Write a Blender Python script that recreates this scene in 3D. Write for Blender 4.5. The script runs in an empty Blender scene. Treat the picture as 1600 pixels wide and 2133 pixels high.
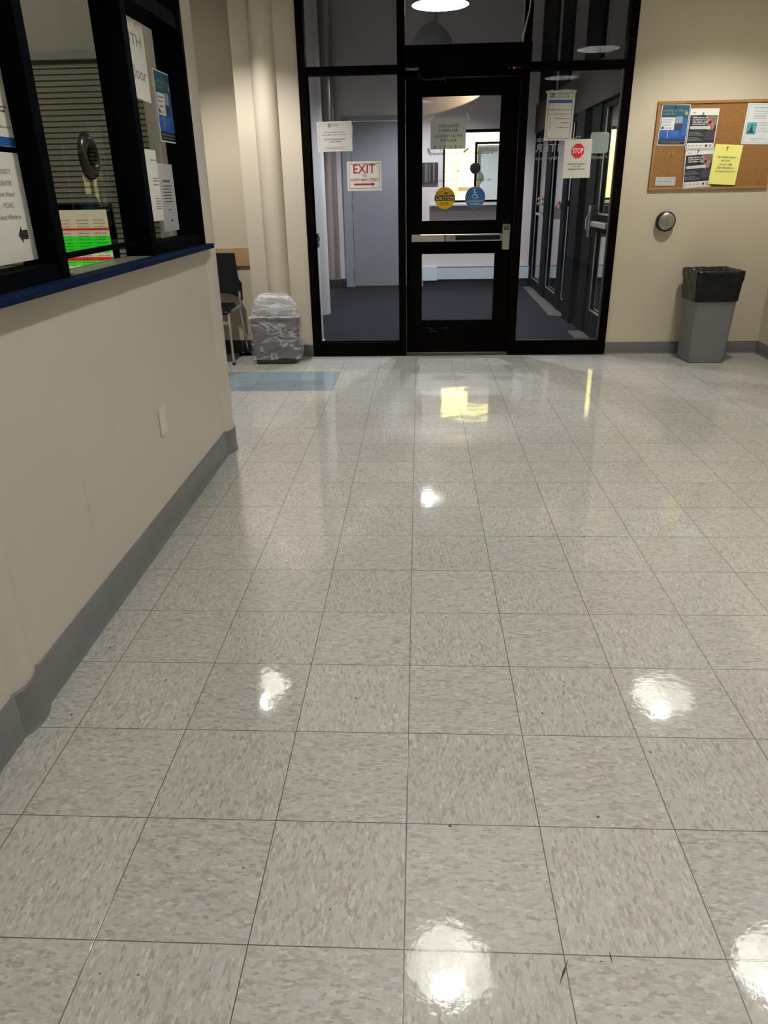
import bpy, bmesh, math, random
from mathutils import Vector, Matrix, noise
random.seed(7)
S = bpy.context.scene
COL = S.collection
PI = math.pi

# ------------------------------------------------------------------ camera
def rot_basis(yaw, pitch, roll):
    fwd = Vector((math.sin(yaw)*math.cos(pitch), math.cos(yaw)*math.cos(pitch), math.sin(pitch)))
    right = Vector((math.cos(yaw), -math.sin(yaw), 0))
    up = right.cross(fwd)
    c, s = math.cos(roll), math.sin(roll)
    return c*right + s*up, -s*right + c*up, fwd
r_, u_, f_ = rot_basis(-0.05221213, -0.41859461, -0.01906428)
cam_d = bpy.data.cameras.new('camera')
cam = bpy.data.objects.new('camera', cam_d)
COL.objects.link(cam)
cam.matrix_world = Matrix(((r_.x, u_.x, -f_.x, 0.0260), (r_.y, u_.y, -f_.y, -0.9335),
                           (r_.z, u_.z, -f_.z, 1.3410), (0, 0, 0, 1)))
cam_d.sensor_fit = 'VERTICAL'
cam_d.sensor_height = 24.0
cam_d.lens = 1507.96/2133*24.0
cam_d.clip_start = 0.02
S.camera = cam

# ------------------------------------------------------------------ look, world
S.view_settings.view_transform = 'Standard'
S.view_settings.look = 'None'
S.view_settings.gamma = 1.0
S.view_settings.use_curve_mapping = False
S.view_settings.exposure = 0.09
LAMP_W = 64.0          # each pendant of the lobby
LAMP_COL = (1.0, 0.965, 0.90)
VEST_W = 185.0          # pendant in the vestibule
VEST_COL = (0.95, 0.94, 1.0)
w = bpy.data.worlds.new('world')
S.world = w
w.use_nodes = True
w.node_tree.nodes['Background'].inputs[0].default_value = (0.02, 0.025, 0.035, 1)
w.node_tree.nodes['Background'].inputs[1].default_value = 0.5
S.cycles.max_bounces = 10
S.cycles.transparent_max_bounces = 16
S.cycles.sample_clamp_indirect = 6.0

# ------------------------------------------------------------------ materials
MATS = {}
def lin(c):
    return tuple(((v/255)/12.92 if v/255 <= 0.04045 else ((v/255+0.055)/1.055)**2.4) for v in c)
def mat(name, rgb, rough=0.6, metal=0.0, spec=0.25, bump=0.0, bscale=80, var=0.0, vscale=4, coat=0.0, emit=None, es=1.0):
    if name in MATS: return MATS[name]
    m = bpy.data.materials.new(name); m.use_nodes = True
    nt = m.node_tree; b = nt.nodes['Principled BSDF']
    b.inputs['Base Color'].default_value = (*rgb, 1)
    b.inputs['Roughness'].default_value = rough
    b.inputs['Metallic'].default_value = metal
    b.inputs['Specular IOR Level'].default_value = spec
    b.inputs['Coat Weight'].default_value = coat
    if spec <= 0.08: b.inputs['IOR'].default_value = 1.12     # matt, nearly non-reflecting finish
    b.inputs['Coat Roughness'].default_value = 0.05
    if emit:
        b.inputs['Emission Color'].default_value = (*emit, 1)
        b.inputs['Emission Strength'].default_value = es
    if bump or var:
        tc = nt.nodes.new('ShaderNodeTexCoord')
    if var:
        n = nt.nodes.new('ShaderNodeTexNoise'); n.inputs['Scale'].default_value = vscale
        n.inputs['Detail'].default_value = 5
        nt.links.new(tc.outputs['Object'], n.inputs['Vector'])
        mr = nt.nodes.new('ShaderNodeMapRange')
        mr.inputs[1].default_value = 0.3; mr.inputs[2].default_value = 0.7
        mr.inputs[3].default_value = 1-var; mr.inputs[4].default_value = 1+var
        nt.links.new(n.outputs['Fac'], mr.inputs[0])
        mx = nt.nodes.new('ShaderNodeVectorMath'); mx.operation = 'MULTIPLY'
        mx.inputs[0].default_value = rgb
        nt.links.new(mr.outputs[0], mx.inputs[1])
        nt.links.new(mx.outputs[0], b.inputs['Base Color'])
    if bump:
        n = nt.nodes.new('ShaderNodeTexNoise'); n.inputs['Scale'].default_value = bscale
        n.inputs['Detail'].default_value = 3
        nt.links.new(tc.outputs['Object'], n.inputs['Vector'])
        bp = nt.nodes.new('ShaderNodeBump'); bp.inputs['Strength'].default_value = bump
        bp.inputs['Distance'].default_value = 0.002
        nt.links.new(n.outputs['Fac'], bp.inputs['Height'])
        nt.links.new(bp.outputs['Normal'], b.inputs['Normal'])
    MATS[name] = m
    return m

def glass_mat(name='clear_glass', tint=(0.93, 0.95, 0.95), base=0.035):
    if name in MATS: return MATS[name]
    m = bpy.data.materials.new(name); m.use_nodes = True
    nt = m.node_tree; N = nt.nodes; L = nt.links
    for n in list(N):
        if n.type == 'BSDF_PRINCIPLED': N.remove(n)
    out = [n for n in N if n.type == 'OUTPUT_MATERIAL'][0]
    g = N.new('ShaderNodeNewGeometry')
    d = N.new('ShaderNodeVectorMath'); d.operation = 'DOT_PRODUCT'
    L.new(g.outputs['Normal'], d.inputs[0]); L.new(g.outputs['Incoming'], d.inputs[1])
    a = N.new('ShaderNodeMath'); a.operation = 'ABSOLUTE'; L.new(d.outputs['Value'], a.inputs[0])
    s = N.new('ShaderNodeMath'); s.operation = 'SUBTRACT'; s.inputs[0].default_value = 1; L.new(a.outputs[0], s.inputs[1])
    p = N.new('ShaderNodeMath'); p.operation = 'POWER'; p.inputs[1].default_value = 5; L.new(s.outputs[0], p.inputs[0])
    q = N.new('ShaderNodeMath'); q.operation = 'MULTIPLY_ADD'; q.inputs[1].default_value = 1-base; q.inputs[2].default_value = base
    L.new(p.outputs[0], q.inputs[0])
    t = N.new('ShaderNodeBsdfTransparent'); t.inputs[0].default_value = (*tint, 1)
    gl = N.new('ShaderNodeBsdfGlossy'); gl.inputs['Roughness'].default_value = 0.0
    mx = N.new('ShaderNodeMixShader')
    L.new(q.outputs[0], mx.inputs[0]); L.new(t.outputs[0], mx.inputs[1]); L.new(gl.outputs[0], mx.inputs[2])
    L.new(mx.outputs[0], out.inputs['Surface'])
    MATS[name] = m
    return m

def film_mat(name, rgb, opacity, rough=0.25, bump=0.0, bscale=25):
    """thin plastic film: partly see-through, glossy"""
    if name in MATS: return MATS[name]
    m = bpy.data.materials.new(name); m.use_nodes = True
    nt = m.node_tree; N = nt.nodes; L = nt.links
    b = N['Principled BSDF']; out = [n for n in N if n.type == 'OUTPUT_MATERIAL'][0]
    b.inputs['Base Color'].default_value = (*rgb, 1); b.inputs['Roughness'].default_value = rough
    t = N.new('ShaderNodeBsdfTransparent')
    mx = N.new('ShaderNodeMixShader'); mx.inputs[0].default_value = opacity
    L.new(t.outputs[0], mx.inputs[1]); L.new(b.outputs[0], mx.inputs[2]); L.new(mx.outputs[0], out.inputs['Surface'])
    if bump:
        tc = N.new('ShaderNodeTexCoord')
        n = N.new('ShaderNodeTexNoise'); n.inputs['Scale'].default_value = bscale; n.inputs['Distortion'].default_value = 1.5
        L.new(tc.outputs['Object'], n.inputs['Vector'])
        bp = N.new('ShaderNodeBump'); bp.inputs['Strength'].default_value = bump; bp.inputs['Distance'].default_value = 0.02
        L.new(n.outputs['Fac'], bp.inputs['Height']); L.new(bp.outputs['Normal'], b.inputs['Normal'])
    MATS[name] = m
    return m

def floor_mat():
    T = 0.3048
    m = bpy.data.materials.new('vinyl_composition_tile'); m.use_nodes = True
    nt = m.node_tree; N = nt.nodes; L = nt.links
    b = N['Principled BSDF']
    def math_(op, a=None, c=None, v0=None, v1=None):
        n = N.new('ShaderNodeMath'); n.operation = op
        if a is not None: L.new(a, n.inputs[0])
        if c is not None: L.new(c, n.inputs[1])
        if v0 is not None: n.inputs[0].default_value = v0
        if v1 is not None: n.inputs[1].default_value = v1
        return n.outputs[0]
    tc = N.new('ShaderNodeTexCoord')
    sx = N.new('ShaderNodeSeparateXYZ'); L.new(tc.outputs['Object'], sx.inputs[0])
    X, Y = sx.outputs[0], sx.outputs[1]
    tx = math_('DIVIDE', X, v1=T); ty = math_('DIVIDE', Y, v1=T)
    ix = math_('FLOOR', tx); iy = math_('FLOOR', ty)
    par = math_('FLOORED_MODULO', math_('ADD', ix, iy), v1=2.0)
    fx = math_('FRACT', tx); fy = math_('FRACT', ty)
    ex = math_('MINIMUM', fx, math_('SUBTRACT', None, fx, v0=1.0))
    ey = math_('MINIMUM', fy, math_('SUBTRACT', None, fy, v0=1.0))
    edge = math_('MINIMUM', ex, ey)
    joint = N.new('ShaderNodeMapRange'); joint.clamp = True
    L.new(edge, joint.inputs[0]); joint.inputs[1].default_value = 0.0022; joint.inputs[2].default_value = 0.0050
    joint.inputs[3].default_value = 1.0; joint.inputs[4].default_value = 0.0
    # chips: stretched voronoi, direction alternates tile by tile
    def chips(sa, sb, seed, dist):
        ca = N.new('ShaderNodeCombineXYZ'); L.new(math_('MULTIPLY', X, v1=sa), ca.inputs[0]); L.new(math_('MULTIPLY', Y, v1=sb), ca.inputs[1])
        cb = N.new('ShaderNodeCombineXYZ'); L.new(math_('MULTIPLY', X, v1=sb), cb.inputs[0]); L.new(math_('MULTIPLY', Y, v1=sa), cb.inputs[1])
        zz = math_('MULTIPLY_ADD', ix, v1=3.7); zz2 = math_('MULTIPLY_ADD', iy, v1=5.3)
        z = math_('ADD', math_('ADD', zz, zz2), v1=seed)
        L.new(z, ca.inputs[2]); L.new(z, cb.inputs[2])
        mx = N.new('ShaderNodeMix'); mx.data_type = 'VECTOR'
        L.new(par, mx.inputs[0]); L.new(ca.outputs[0], mx.inputs[4]); L.new(cb.outputs[0], mx.inputs[5])
        nz = N.new('ShaderNodeTexNoise'); nz.inputs['Scale'].default_value = 1.3; nz.inputs['Detail'].default_value = 2
        L.new(mx.outputs[1], nz.inputs['Vector'])
        sb_ = N.new('ShaderNodeVectorMath'); sb_.operation = 'SUBTRACT'; L.new(nz.outputs['Color'], sb_.inputs[0]); sb_.inputs[1].default_value = (.5, .5, .5)
        sc = N.new('ShaderNodeVectorMath'); sc.operation = 'SCALE'; L.new(sb_.outputs[0], sc.inputs[0]); sc.inputs['Scale'].default_value = dist
        ad = N.new('ShaderNodeVectorMath'); ad.operation = 'ADD'; L.new(mx.outputs[1], ad.inputs[0]); L.new(sc.outputs[0], ad.inputs[1])
        v = N.new('ShaderNodeTexVoronoi'); v.inputs['Scale'].default_value = 1.0; L.new(ad.outputs[0], v.inputs['Vector'])
        s = N.new('ShaderNodeSeparateColor'); L.new(v.outputs['Color'], s.inputs[0])
        return s
    c1 = chips(70, 170, 0.0, 1.5)
    r1 = N.new('ShaderNodeValToRGB'); L.new(c1.outputs[0], r1.inputs[0])
    els = r1.color_ramp.elements; r1.color_ramp.interpolation = 'CONSTANT'
    cols = [(0.0, (0.455, 0.452, 0.418)), (0.42, (0.485, 0.485, 0.470)), (0.60, (0.409, 0.392, 0.355)), (0.76, (0.38, 0.36, 0.318)),
            (0.87, (0.333, 0.314, 0.279)), (0.94, (0.56, 0.545, 0.52))]
    els[0].position = 0; els[0].color = (*cols[0][1], 1)
    els[1].position = cols[1][0]; els[1].color = (*cols[1][1], 1)
    for p_, c_ in cols[2:]:
        e = els.new(p_); e.color = (*c_, 1)
    c2 = chips(140, 330, 40.0, 1.2)
    r2 = N.new('ShaderNodeMapRange'); L.new(c2.outputs[1], r2.inputs[0]); r2.inputs[3].default_value = 0.92; r2.inputs[4].default_value = 1.07
    mul = N.new('ShaderNodeVectorMath'); mul.operation = 'SCALE'; L.new(r1.outputs[0], mul.inputs[0]); L.new(r2.outputs[0], mul.inputs['Scale'])
    # per tile tone + large worn patches
    wn = N.new('ShaderNodeTexWhiteNoise'); wn.noise_dimensions = '2D'
    cc = N.new('ShaderNodeCombineXYZ'); L.new(ix, cc.inputs[0]); L.new(iy, cc.inputs[1]); L.new(cc.outputs[0], wn.inputs['Vector'])
    rt = N.new('ShaderNodeMapRange'); L.new(wn.outputs['Value'], rt.inputs[0]); rt.inputs[3].default_value = 0.88; rt.inputs[4].default_value = 0.96
    mul2 = N.new('ShaderNodeVectorMath'); mul2.operation = 'SCALE'; L.new(mul.outputs[0], mul2.inputs[0]); L.new(rt.outputs[0], mul2.inputs['Scale'])
    # blue inlaid band, two tiles deep
    bl = math_('MULTIPLY', math_('LESS_THAN', X, v1=-2*T), math_('MULTIPLY', math_('GREATER_THAN', Y, v1=14*T), math_('LESS_THAN', Y, v1=16*T)))
    mb = N.new('ShaderNodeMix'); mb.data_type = 'RGBA'; mb.blend_type = 'MIX'
    blue = N.new('ShaderNodeVectorMath'); blue.operation = 'MULTIPLY'; L.new(mul2.outputs[0], blue.inputs[0]); blue.inputs[1].default_value = (0.50, 0.68, 0.84)
    L.new(bl, mb.inputs[0]); L.new(mul2.outputs[0], mb.inputs[6]); L.new(blue.outputs[0], mb.inputs[7])
    # dirt specks
    sp = N.new('ShaderNodeTexNoise'); sp.inputs['Scale'].default_value = 55; sp.inputs['Detail'].default_value = 0; L.new(tc.outputs['Object'], sp.inputs['Vector'])
    sm = math_('GREATER_THAN', sp.outputs['Fac'], v1=0.88)
    mj = N.new('ShaderNodeMix'); mj.data_type = 'RGBA'
    L.new(math_('MAXIMUM', joint.outputs[0], sm), mj.inputs[0]); L.new(mb.outputs[2], mj.inputs[6]); mj.inputs[7].default_value = (0.06, 0.052, 0.042, 1)
    L.new(mj.outputs[2], b.inputs['Base Color'])
    # wax: a rough base under a smooth, slightly wavy coat
    b.inputs['Roughness'].default_value = 0.42
    b.inputs['Specular IOR Level'].default_value = 0.35
    b.inputs['Coat Weight'].default_value = 0.85
    b.inputs['Coat Roughness'].default_value = 0.045
    b.inputs['Coat IOR'].default_value = 1.5
    n1 = N.new('ShaderNodeTexNoise'); n1.inputs['Scale'].default_value = 42; n1.inputs['Detail'].default_value = 3; L.new(tc.outputs['Object'], n1.inputs['Vector'])
    n2 = N.new('ShaderNodeTexNoise'); n2.inputs['Scale'].default_value = 6; n2.inputs['Detail'].default_value = 1; L.new(tc.outputs['Object'], n2.inputs['Vector'])
    h = math_('ADD', math_('MULTIPLY', n1.outputs['Fac'], v1=0.00022), math_('MULTIPLY', n2.outputs['Fac'], v1=0.0009))
    h = math_('SUBTRACT', h, math_('MULTIPLY', joint.outputs[0], v1=0.0003))
    bp = N.new('ShaderNodeBump'); bp.inputs['Strength'].default_value = 1.0; bp.inputs['Distance'].default_value = 1.0
    L.new(h, bp.inputs['Height'])
    L.new(bp.outputs['Normal'], b.inputs['Coat Normal']); 
    return m

def carpet_mat():
    m = mat('dark_blue_carpet', (0.013, 0.0145, 0.019), 0.95, bump=0.6, bscale=300, var=0.45, vscale=45, spec=0.05)
    return m
def cork_mat():
    m = mat('cork', (0.24, 0.118, 0.036), 0.9, bump=0.5, bscale=200, var=0.22, vscale=120, spec=0.2)
    return m
WALL = mat('cream_wall_paint', (0.56, 0.500, 0.375), 0.55, bump=0.12, bscale=140, var=0.02, vscale=1.5)
PIER = mat('pier_paint', (0.58, 0.515, 0.42), 0.55, bump=0.12, bscale=140)
WALLP = mat('partition_paint', (0.565, 0.530, 0.468), 0.5, bump=0.12, bscale=140, var=0.02, vscale=1.5)
CEIL = mat('ceiling_paint', (0.60, 0.58, 0.54), 0.8)
VWALL = mat('vestibule_paint', (0.60, 0.555, 0.55), 0.6, bump=0.08, bscale=100)
BLACK = mat('black_anodised_aluminium', (0.0020, 0.0015, 0.0013), 0.5, spec=0.03, var=0.15, vscale=8)
NAVYF = mat('dark_slate_frame', (0.0018, 0.0022, 0.0030), 0.5, spec=0.03)
NAVY = mat('navy_laminate', (0.004, 0.009, 0.026), 0.5, spec=0.08)
BASE = mat('grey_rubber_base', (0.115, 0.113, 0.105), 0.45)
BASEL = mat('slate_rubber_base', (0.15, 0.155, 0.155), 0.35, var=0.06, vscale=10)
BLKBASE = mat('black_rubber_base', (0.012, 0.012, 0.014), 0.5)
GLASS = glass_mat(base=.035)
CHROME = mat('chrome', (0.75, 0.75, 0.74), 0.14, metal=1.0)
TUBE = mat('satin_chrome_tube', (0.62, 0.62, 0.63), 0.24, metal=0.85)
BRUSH = mat('brushed_steel', (0.52, 0.50, 0.45), 0.36, metal=1.0, var=0.06, vscale=60)
PAPER = mat('white_paper', (0.74, 0.74, 0.70), 0.6)
PAPERG = mat('laminated_grey_paper', (0.46, 0.46, 0.47), 0.3)
YEL = mat('yellow_paper', (0.86, 0.83, 0.24), 0.6)
INK = mat('black_ink', (0.02, 0.02, 0.022), 0.6)
GINK = mat('grey_ink', (0.16, 0.16, 0.17), 0.6)
RED = mat('sign_red', (0.30, 0.012, 0.022), 0.5)
STOPR = mat('stop_red', (0.58, 0.012, 0.015), 0.5)
BLUE = mat('poster_blue', (0.012, 0.075, 0.30), 0.5)
DBLUE = mat('poster_dark_blue', (0.018, 0.07, 0.20), 0.5)
TEAL = mat('poster_teal', (0.015, 0.075, 0.12), 0.5, var=.35, vscale=30)
WHITE = mat('white_ink', (0.80, 0.80, 0.78), 0.6)

# ------------------------------------------------------------------ mesh builder
class MB:
    def __init__(s): s.v = []; s.f = []
    def add(s, vs, fs):
        o = len(s.v); s.v += [tuple(v) for v in vs]; s.f += [tuple(i+o for i in f) for f in fs]; return s
    def box(s, x0, x1, y0, y1, z0, z1):
        v = [(x0,y0,z0),(x1,y0,z0),(x1,y1,z0),(x0,y1,z0),(x0,y0,z1),(x1,y0,z1),(x1,y1,z1),(x0,y1,z1)]
        return s.add(v, [(0,3,2,1),(4,5,6,7),(0,1,5,4),(1,2,6,5),(2,3,7,6),(3,0,4,7)])
    def quad(s, a, b, c, d): return s.add([a, b, c, d], [(0,1,2,3)])
    def rect(s, x0, x1, z0, z1, y=0.0):                      # faces -y
        return s.quad((x0,y,z0),(x1,y,z0),(x1,y,z1),(x0,y,z1))
    def poly(s, pts, y=0.0):                                  # list of (x,z), ccw seen from -y
        return s.add([(p[0], y, p[1]) for p in pts], [tuple(range(len(pts)))])
    def disc(s, cx, cz, r, y=0.0, n=40, rz=None):
        rz = rz or r
        return s.poly([(cx+r*math.cos(2*PI*i/n), cz+rz*math.sin(2*PI*i/n)) for i in range(n)], y)
    def ring(s, cx, cz, r0, r1, y=0.0, n=40, a0=0, a1=2*PI):
        k = n
        v = []
        for i in range(k+1):
            a = a0+(a1-a0)*i/k
            v += [(cx+r0*math.cos(a), y, cz+r0*math.sin(a)), (cx+r1*math.cos(a), y, cz+r1*math.sin(a))]
        return s.add(v, [(2*i, 2*i+1, 2*i+3, 2*i+2) for i in range(k)])
    def rrect(s, x0, x1, z0, z1, r, y=0.0):
        p = []
        for (cx, cz, a) in ((x1-r, z0+r, -90), (x1-r, z1-r, 0), (x0+r, z1-r, 90), (x0+r, z0+r, 180)):
            for i in range(7):
                t = math.radians(a+15*i); p.append((cx+r*math.cos(t), cz+r*math.sin(t)))
        return s.poly(p, y)
    def prism(s, pts, z0, z1):                                # pts (x,y) ccw
        n = len(pts)
        v = [(p[0], p[1], z0) for p in pts]+[(p[0], p[1], z1) for p in pts]
        f = [tuple(range(n-1, -1, -1)), tuple(range(n, 2*n))]+[(i, (i+1) % n, n+(i+1) % n, n+i) for i in range(n)]
        return s.add(v, f)
    def prism_y(s, pts, y0, y1):                              # pts (x,z), extruded along y
        n = len(pts)
        v = [(p[0], y0, p[1]) for p in pts]+[(p[0], y1, p[1]) for p in pts]
        f = [tuple(range(n)), tuple(range(2*n-1, n-1, -1))]+[(i, n+i, n+(i+1) % n, (i+1) % n) for i in range(n)]
        return s.add(v, f)
    def tube(s, pts, r, n=14, cap=True):
        pts = [Vector(p) for p in pts]; rings = []; up = None
        for i, p in enumerate(pts):
            t = (pts[min(i+1, len(pts)-1)]-pts[max(i-1, 0)]).normalized()
            if up is None:
                up = t.cross(Vector((0, 0, 1)) if abs(t.z) < .9 else Vector((1, 0, 0))).normalized()
            up = (up-t*up.dot(t)).normalized(); sd = t.cross(up)
            rr = r[i] if isinstance(r, (list, tuple)) else r
            rings.append([p+(up*math.cos(2*PI*k/n)+sd*math.sin(2*PI*k/n))*rr for k in range(n)])
        v = [q for rg in rings for q in rg]; f = []
        for i in range(len(rings)-1):
            for k in range(n):
                f.append((i*n+k, i*n+(k+1) % n, (i+1)*n+(k+1) % n, (i+1)*n+k))
        if cap: f += [tuple(range(n-1, -1, -1)), tuple(range((len(rings)-1)*n, len(rings)*n))]
        return s.add(v, f)
    def lathe(s, prof, c=(0, 0, 0), n=40):                    # prof list of (r,z)
        v = []; f = []
        for (r, z) in prof:
            for k in range(n):
                v.append((c[0]+r*math.cos(2*PI*k/n), c[1]+r*math.sin(2*PI*k/n), c[2]+z))
        for i in range(len(prof)-1):
            for k in range(n):
                f.append((i*n+k, i*n+(k+1) % n, (i+1)*n+(k+1) % n, (i+1)*n+k))
        return s.add(v, f)
    def lathe_y(s, prof, c, n=40):                            # axis towards -y : prof (r, depth towards viewer)
        v = []; f = []
        for (r, d) in prof:
            for k in range(n):
                v.append((c[0]+r*math.cos(2*PI*k/n), c[1]-d, c[2]+r*math.sin(2*PI*k/n)))
        for i in range(len(prof)-1):
            for k in range(n):
                f.append((i*n+k, (i+1)*n+k, (i+1)*n+(k+1) % n, i*n+(k+1) % n))
        return s.add(v, f)
    def text(s, body, cx, cz, w=None, h=None, y=0.0, mirror=False, bold=0.0, shear=0.0, align='C'):
        cu = bpy.data.curves.new('t', 'FONT'); cu.body = body; cu.size = 1.0; cu.offset = bold*.35; cu.shear = shear
        cu.resolution_u = 3
        o = bpy.data.objects.new('t', cu); COL.objects.link(o)
        dg = bpy.context.evaluated_depsgraph_get(); dg.update()
        me = bpy.data.meshes.new_from_object(o.evaluated_get(dg))
        bpy.data.objects.remove(o); bpy.data.curves.remove(cu)
        xs = [q.co.x for q in me.vertices]; zs = [q.co.y for q in me.vertices]
        if not xs: return s
        x0, x1, z0, z1 = min(xs), max(xs), min(zs), max(zs)
        if w is None: w = (x1-x0)*h/(z1-z0)
        if h is None: h = (z1-z0)*w/(x1-x0)
        kx, kz = w/(x1-x0), h/(z1-z0)
        m_ = -1 if mirror else 1
        ox = cx-w/2 if align == 'C' else (cx if align == 'L' else cx-w)
        if mirror: ox = cx+w/2
        v = [(ox+m_*(q.co.x-x0)*kx, y, cz-h/2+(q.co.y-z0)*kz) for q in me.vertices]
        s.add(v, [tuple(p.vertices) for p in me.polygons])
        bpy.data.meshes.remove(me)
        return s
    def scrib(s, x0, x1, cz, h, y=0.0, seed=0):               # a line of print too small to read
        rnd = random.Random(seed); x = x0
        while x < x1-h:
            wd = min(h*rnd.uniform(1.2, 5.0), x1-x)
            k = x
            while k < x+wd-h*.3:                                # letter-like strokes
                hh = h*rnd.choice((.62, .62, .95)); s.rect(k, k+h*.34, cz-h/2, cz-h/2+hh, y); k += h*.52
            x += wd+h*.45
        return s
    def build(s, name, m, parent=None, bevel=0, smooth=False, loc=None, seg=2, recalc=True, crease=35):
        me = bpy.data.meshes.new(name); me.from_pydata(s.v, [], s.f)
        if recalc:
            bm = bmesh.new(); bm.from_mesh(me); bmesh.ops.recalc_face_normals(bm, faces=bm.faces); bm.to_mesh(me); bm.free()
        o = bpy.data.objects.new(name, me); COL.objects.link(o)
        me.materials.append(m)
        if parent: o.parent = parent
        if loc: o.location = loc
        if bevel:
            b = o.modifiers.new('bevel', 'BEVEL'); b.width = bevel; b.segments = seg; b.limit_method = 'ANGLE'
            b.angle_limit = math.radians(30)
        if smooth:
            me.polygons.foreach_set('use_smooth', [True]*len(me.polygons))
            if crease:
                try: me.set_sharp_from_angle(angle=math.radians(crease))
                except Exception: pass
        return o

def tag(o, label, cat, group=None):
    o['label'] = label; o['category'] = cat
    if group: o['group'] = group
    return o
def thing(name, label, cat, loc=(0, 0, 0), rz=0, group=None, tilt=0.0):
    o = bpy.data.objects.new(name, None); COL.objects.link(o); o.empty_display_size = .1
    o.location = loc; o.rotation_euler = (0, tilt, rz)
    return tag(o, label, cat, group)
def struct(o, label=None):
    o['kind'] = 'structure'
    if label: o['label'] = label
    return o
def sroot(name, label=None, loc=(0, 0, 0)):
    o = bpy.data.objects.new(name, None); COL.objects.link(o); o.location = loc
    return struct(o, label)

# ================================================================== SETTING
YS = 5.46       # front of the storefront frame, lobby side
YG = 5.505      # storefront glass
YF = 10.50      # far wall of the vestibule
HC = 3.75       # ceiling
XP = -1.05      # lobby face of the reception partition
YN = -7.0       # wall behind the camera

fl = MB().box(-4.2, 2.93, YN, 5.52, -0.1, 0).build('floor', floor_mat()); struct(fl)
# small marks lying in the floor's finish
for (a, b, wd) in (((0.313, -0.006), (0.285, -0.062), .0022), ((0.393, 0.012), (0.393, -0.018), .0015), ((0.095, 0.30), (0.105, 0.30), .004)):
    a = Vector(a); b = Vector(b); d = (b-a).normalized(); n = Vector((-d.y, d.x))*wd
    m = (a+b)/2
    mk = MB().add([(a.x, a.y, .0006), (m.x-n.x, m.y-n.y, .0006), (b.x, b.y, .0006), (m.x+n.x, m.y+n.y, .0006)], [(0, 1, 2, 3)])
    mk.build('scuff_mark', INK, fl)
struct(MB().box(-1.6, 6.5, 5.52, YF+.02, -0.1, 0.0).build('floor_vestibule', carpet_mat()))
struct(MB().box(-4.2, 2.95, YN, 5.56, HC, HC+.1).build('ceiling', CEIL))
struct(MB().box(-1.6, 6.5, 5.56, 14.0, HC, HC+.1).build('ceiling_vestibule', CEIL))
struct(MB().box(2.93, 3.05, YN, 5.6, 0, HC).build('wall_right', WALL))
struct(MB().box(1.635, 2.93, 5.48, 5.60, 0, HC).build('wall_front_right', WALL))
struct(MB().box(-4.2, 2.93, YN-.1, YN, 0, HC).build('wall_back', WALL))
struct(MB().box(-4.3, -4.2, YN, 5.7, 0, HC).build('wall_far_left', WALL))
struct(MB().box(-4.2, -1.41, 5.65, 5.75, 0, HC).build('wall_alcove', mat('alcove_wall_tone', (0.50, 0.435, 0.34), 0.55, bump=.12, bscale=140)))  # toned darker than the pier so the pier's edge shows
struct(MB().box(-1.41, -0.905, 5.48, 5.75, 0, HC).build('wall_pier', PIER))
struct(MB().box(-4.2, -1.41, 5.52, 5.65, -.1, 0).build('floor_alcove', MATS.get('x') or fl.data.materials[0]))
# engaged round column on the pier
prof = [(-1.175+0.097*math.cos(t), 5.495-0.097*math.sin(t)) for t in [PI*i/24 for i in range(25)]]
struct(MB().prism(prof, 0, HC).build('wall_pier_round', PIER, smooth=True), 'round engaged column on the pier')

def cove(path, h, name, m, t=0.006, toe=0.014, flip=1):
    """rubber cove base: path of (x,y) points; the toe curves out to the left-hand side * flip"""
    prof = [(0, h), (t*.7, h), (t, h-.003), (t, .025), (t*1.25, .013), (t*1.6, .006), (toe, .0015), (toe, 0), (0, 0)]
    P = [Vector((p[0], p[1])) for p in path]; mb = MB(); k = len(prof); v = []
    for i, p in enumerate(P):
        ns = []
        if i > 0: d = (P[i]-P[i-1]).normalized(); ns.append(Vector((-d.y, d.x))*flip)
        if i < len(P)-1: d = (P[i+1]-P[i]).normalized(); ns.append(Vector((-d.y, d.x))*flip)
        n = sum(ns, Vector((0, 0)))
        n = n.normalized(); n /= max(.4, n.dot(ns[0]))
        for (o_, z) in prof: v.append((p.x+n.x*o_, p.y+n.y*o_, z))
    f = []
    for i in range(len(P)-1):
        for j in range(k): f.append((i*k+j, i*k+(j+1) % k, (i+1)*k+(j+1) % k, (i+1)*k+j))
    f += [tuple(range(k)), tuple(range((len(P)-1)*k, len(P)*k))]
    o = mb.add(v, f).build(name, m, smooth=True)
    return struct(o)
cove([(2.93, YN), (2.93, 5.48), (1.636, 5.48)], 0.102, 'baseboard_right', BASE)
cove([(-0.906, 5.48), (-1.075, 5.48)], 0.102, 'baseboard_pier', BASE)
cove([(-1.275, 5.48), (-1.41, 5.48)], 0.102, 'baseboard_pier_left', BASE)
cove([(-1.41, 5.65), (-4.2, 5.65)], 0.115, 'baseboard_alcove', BLKBASE)

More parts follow.
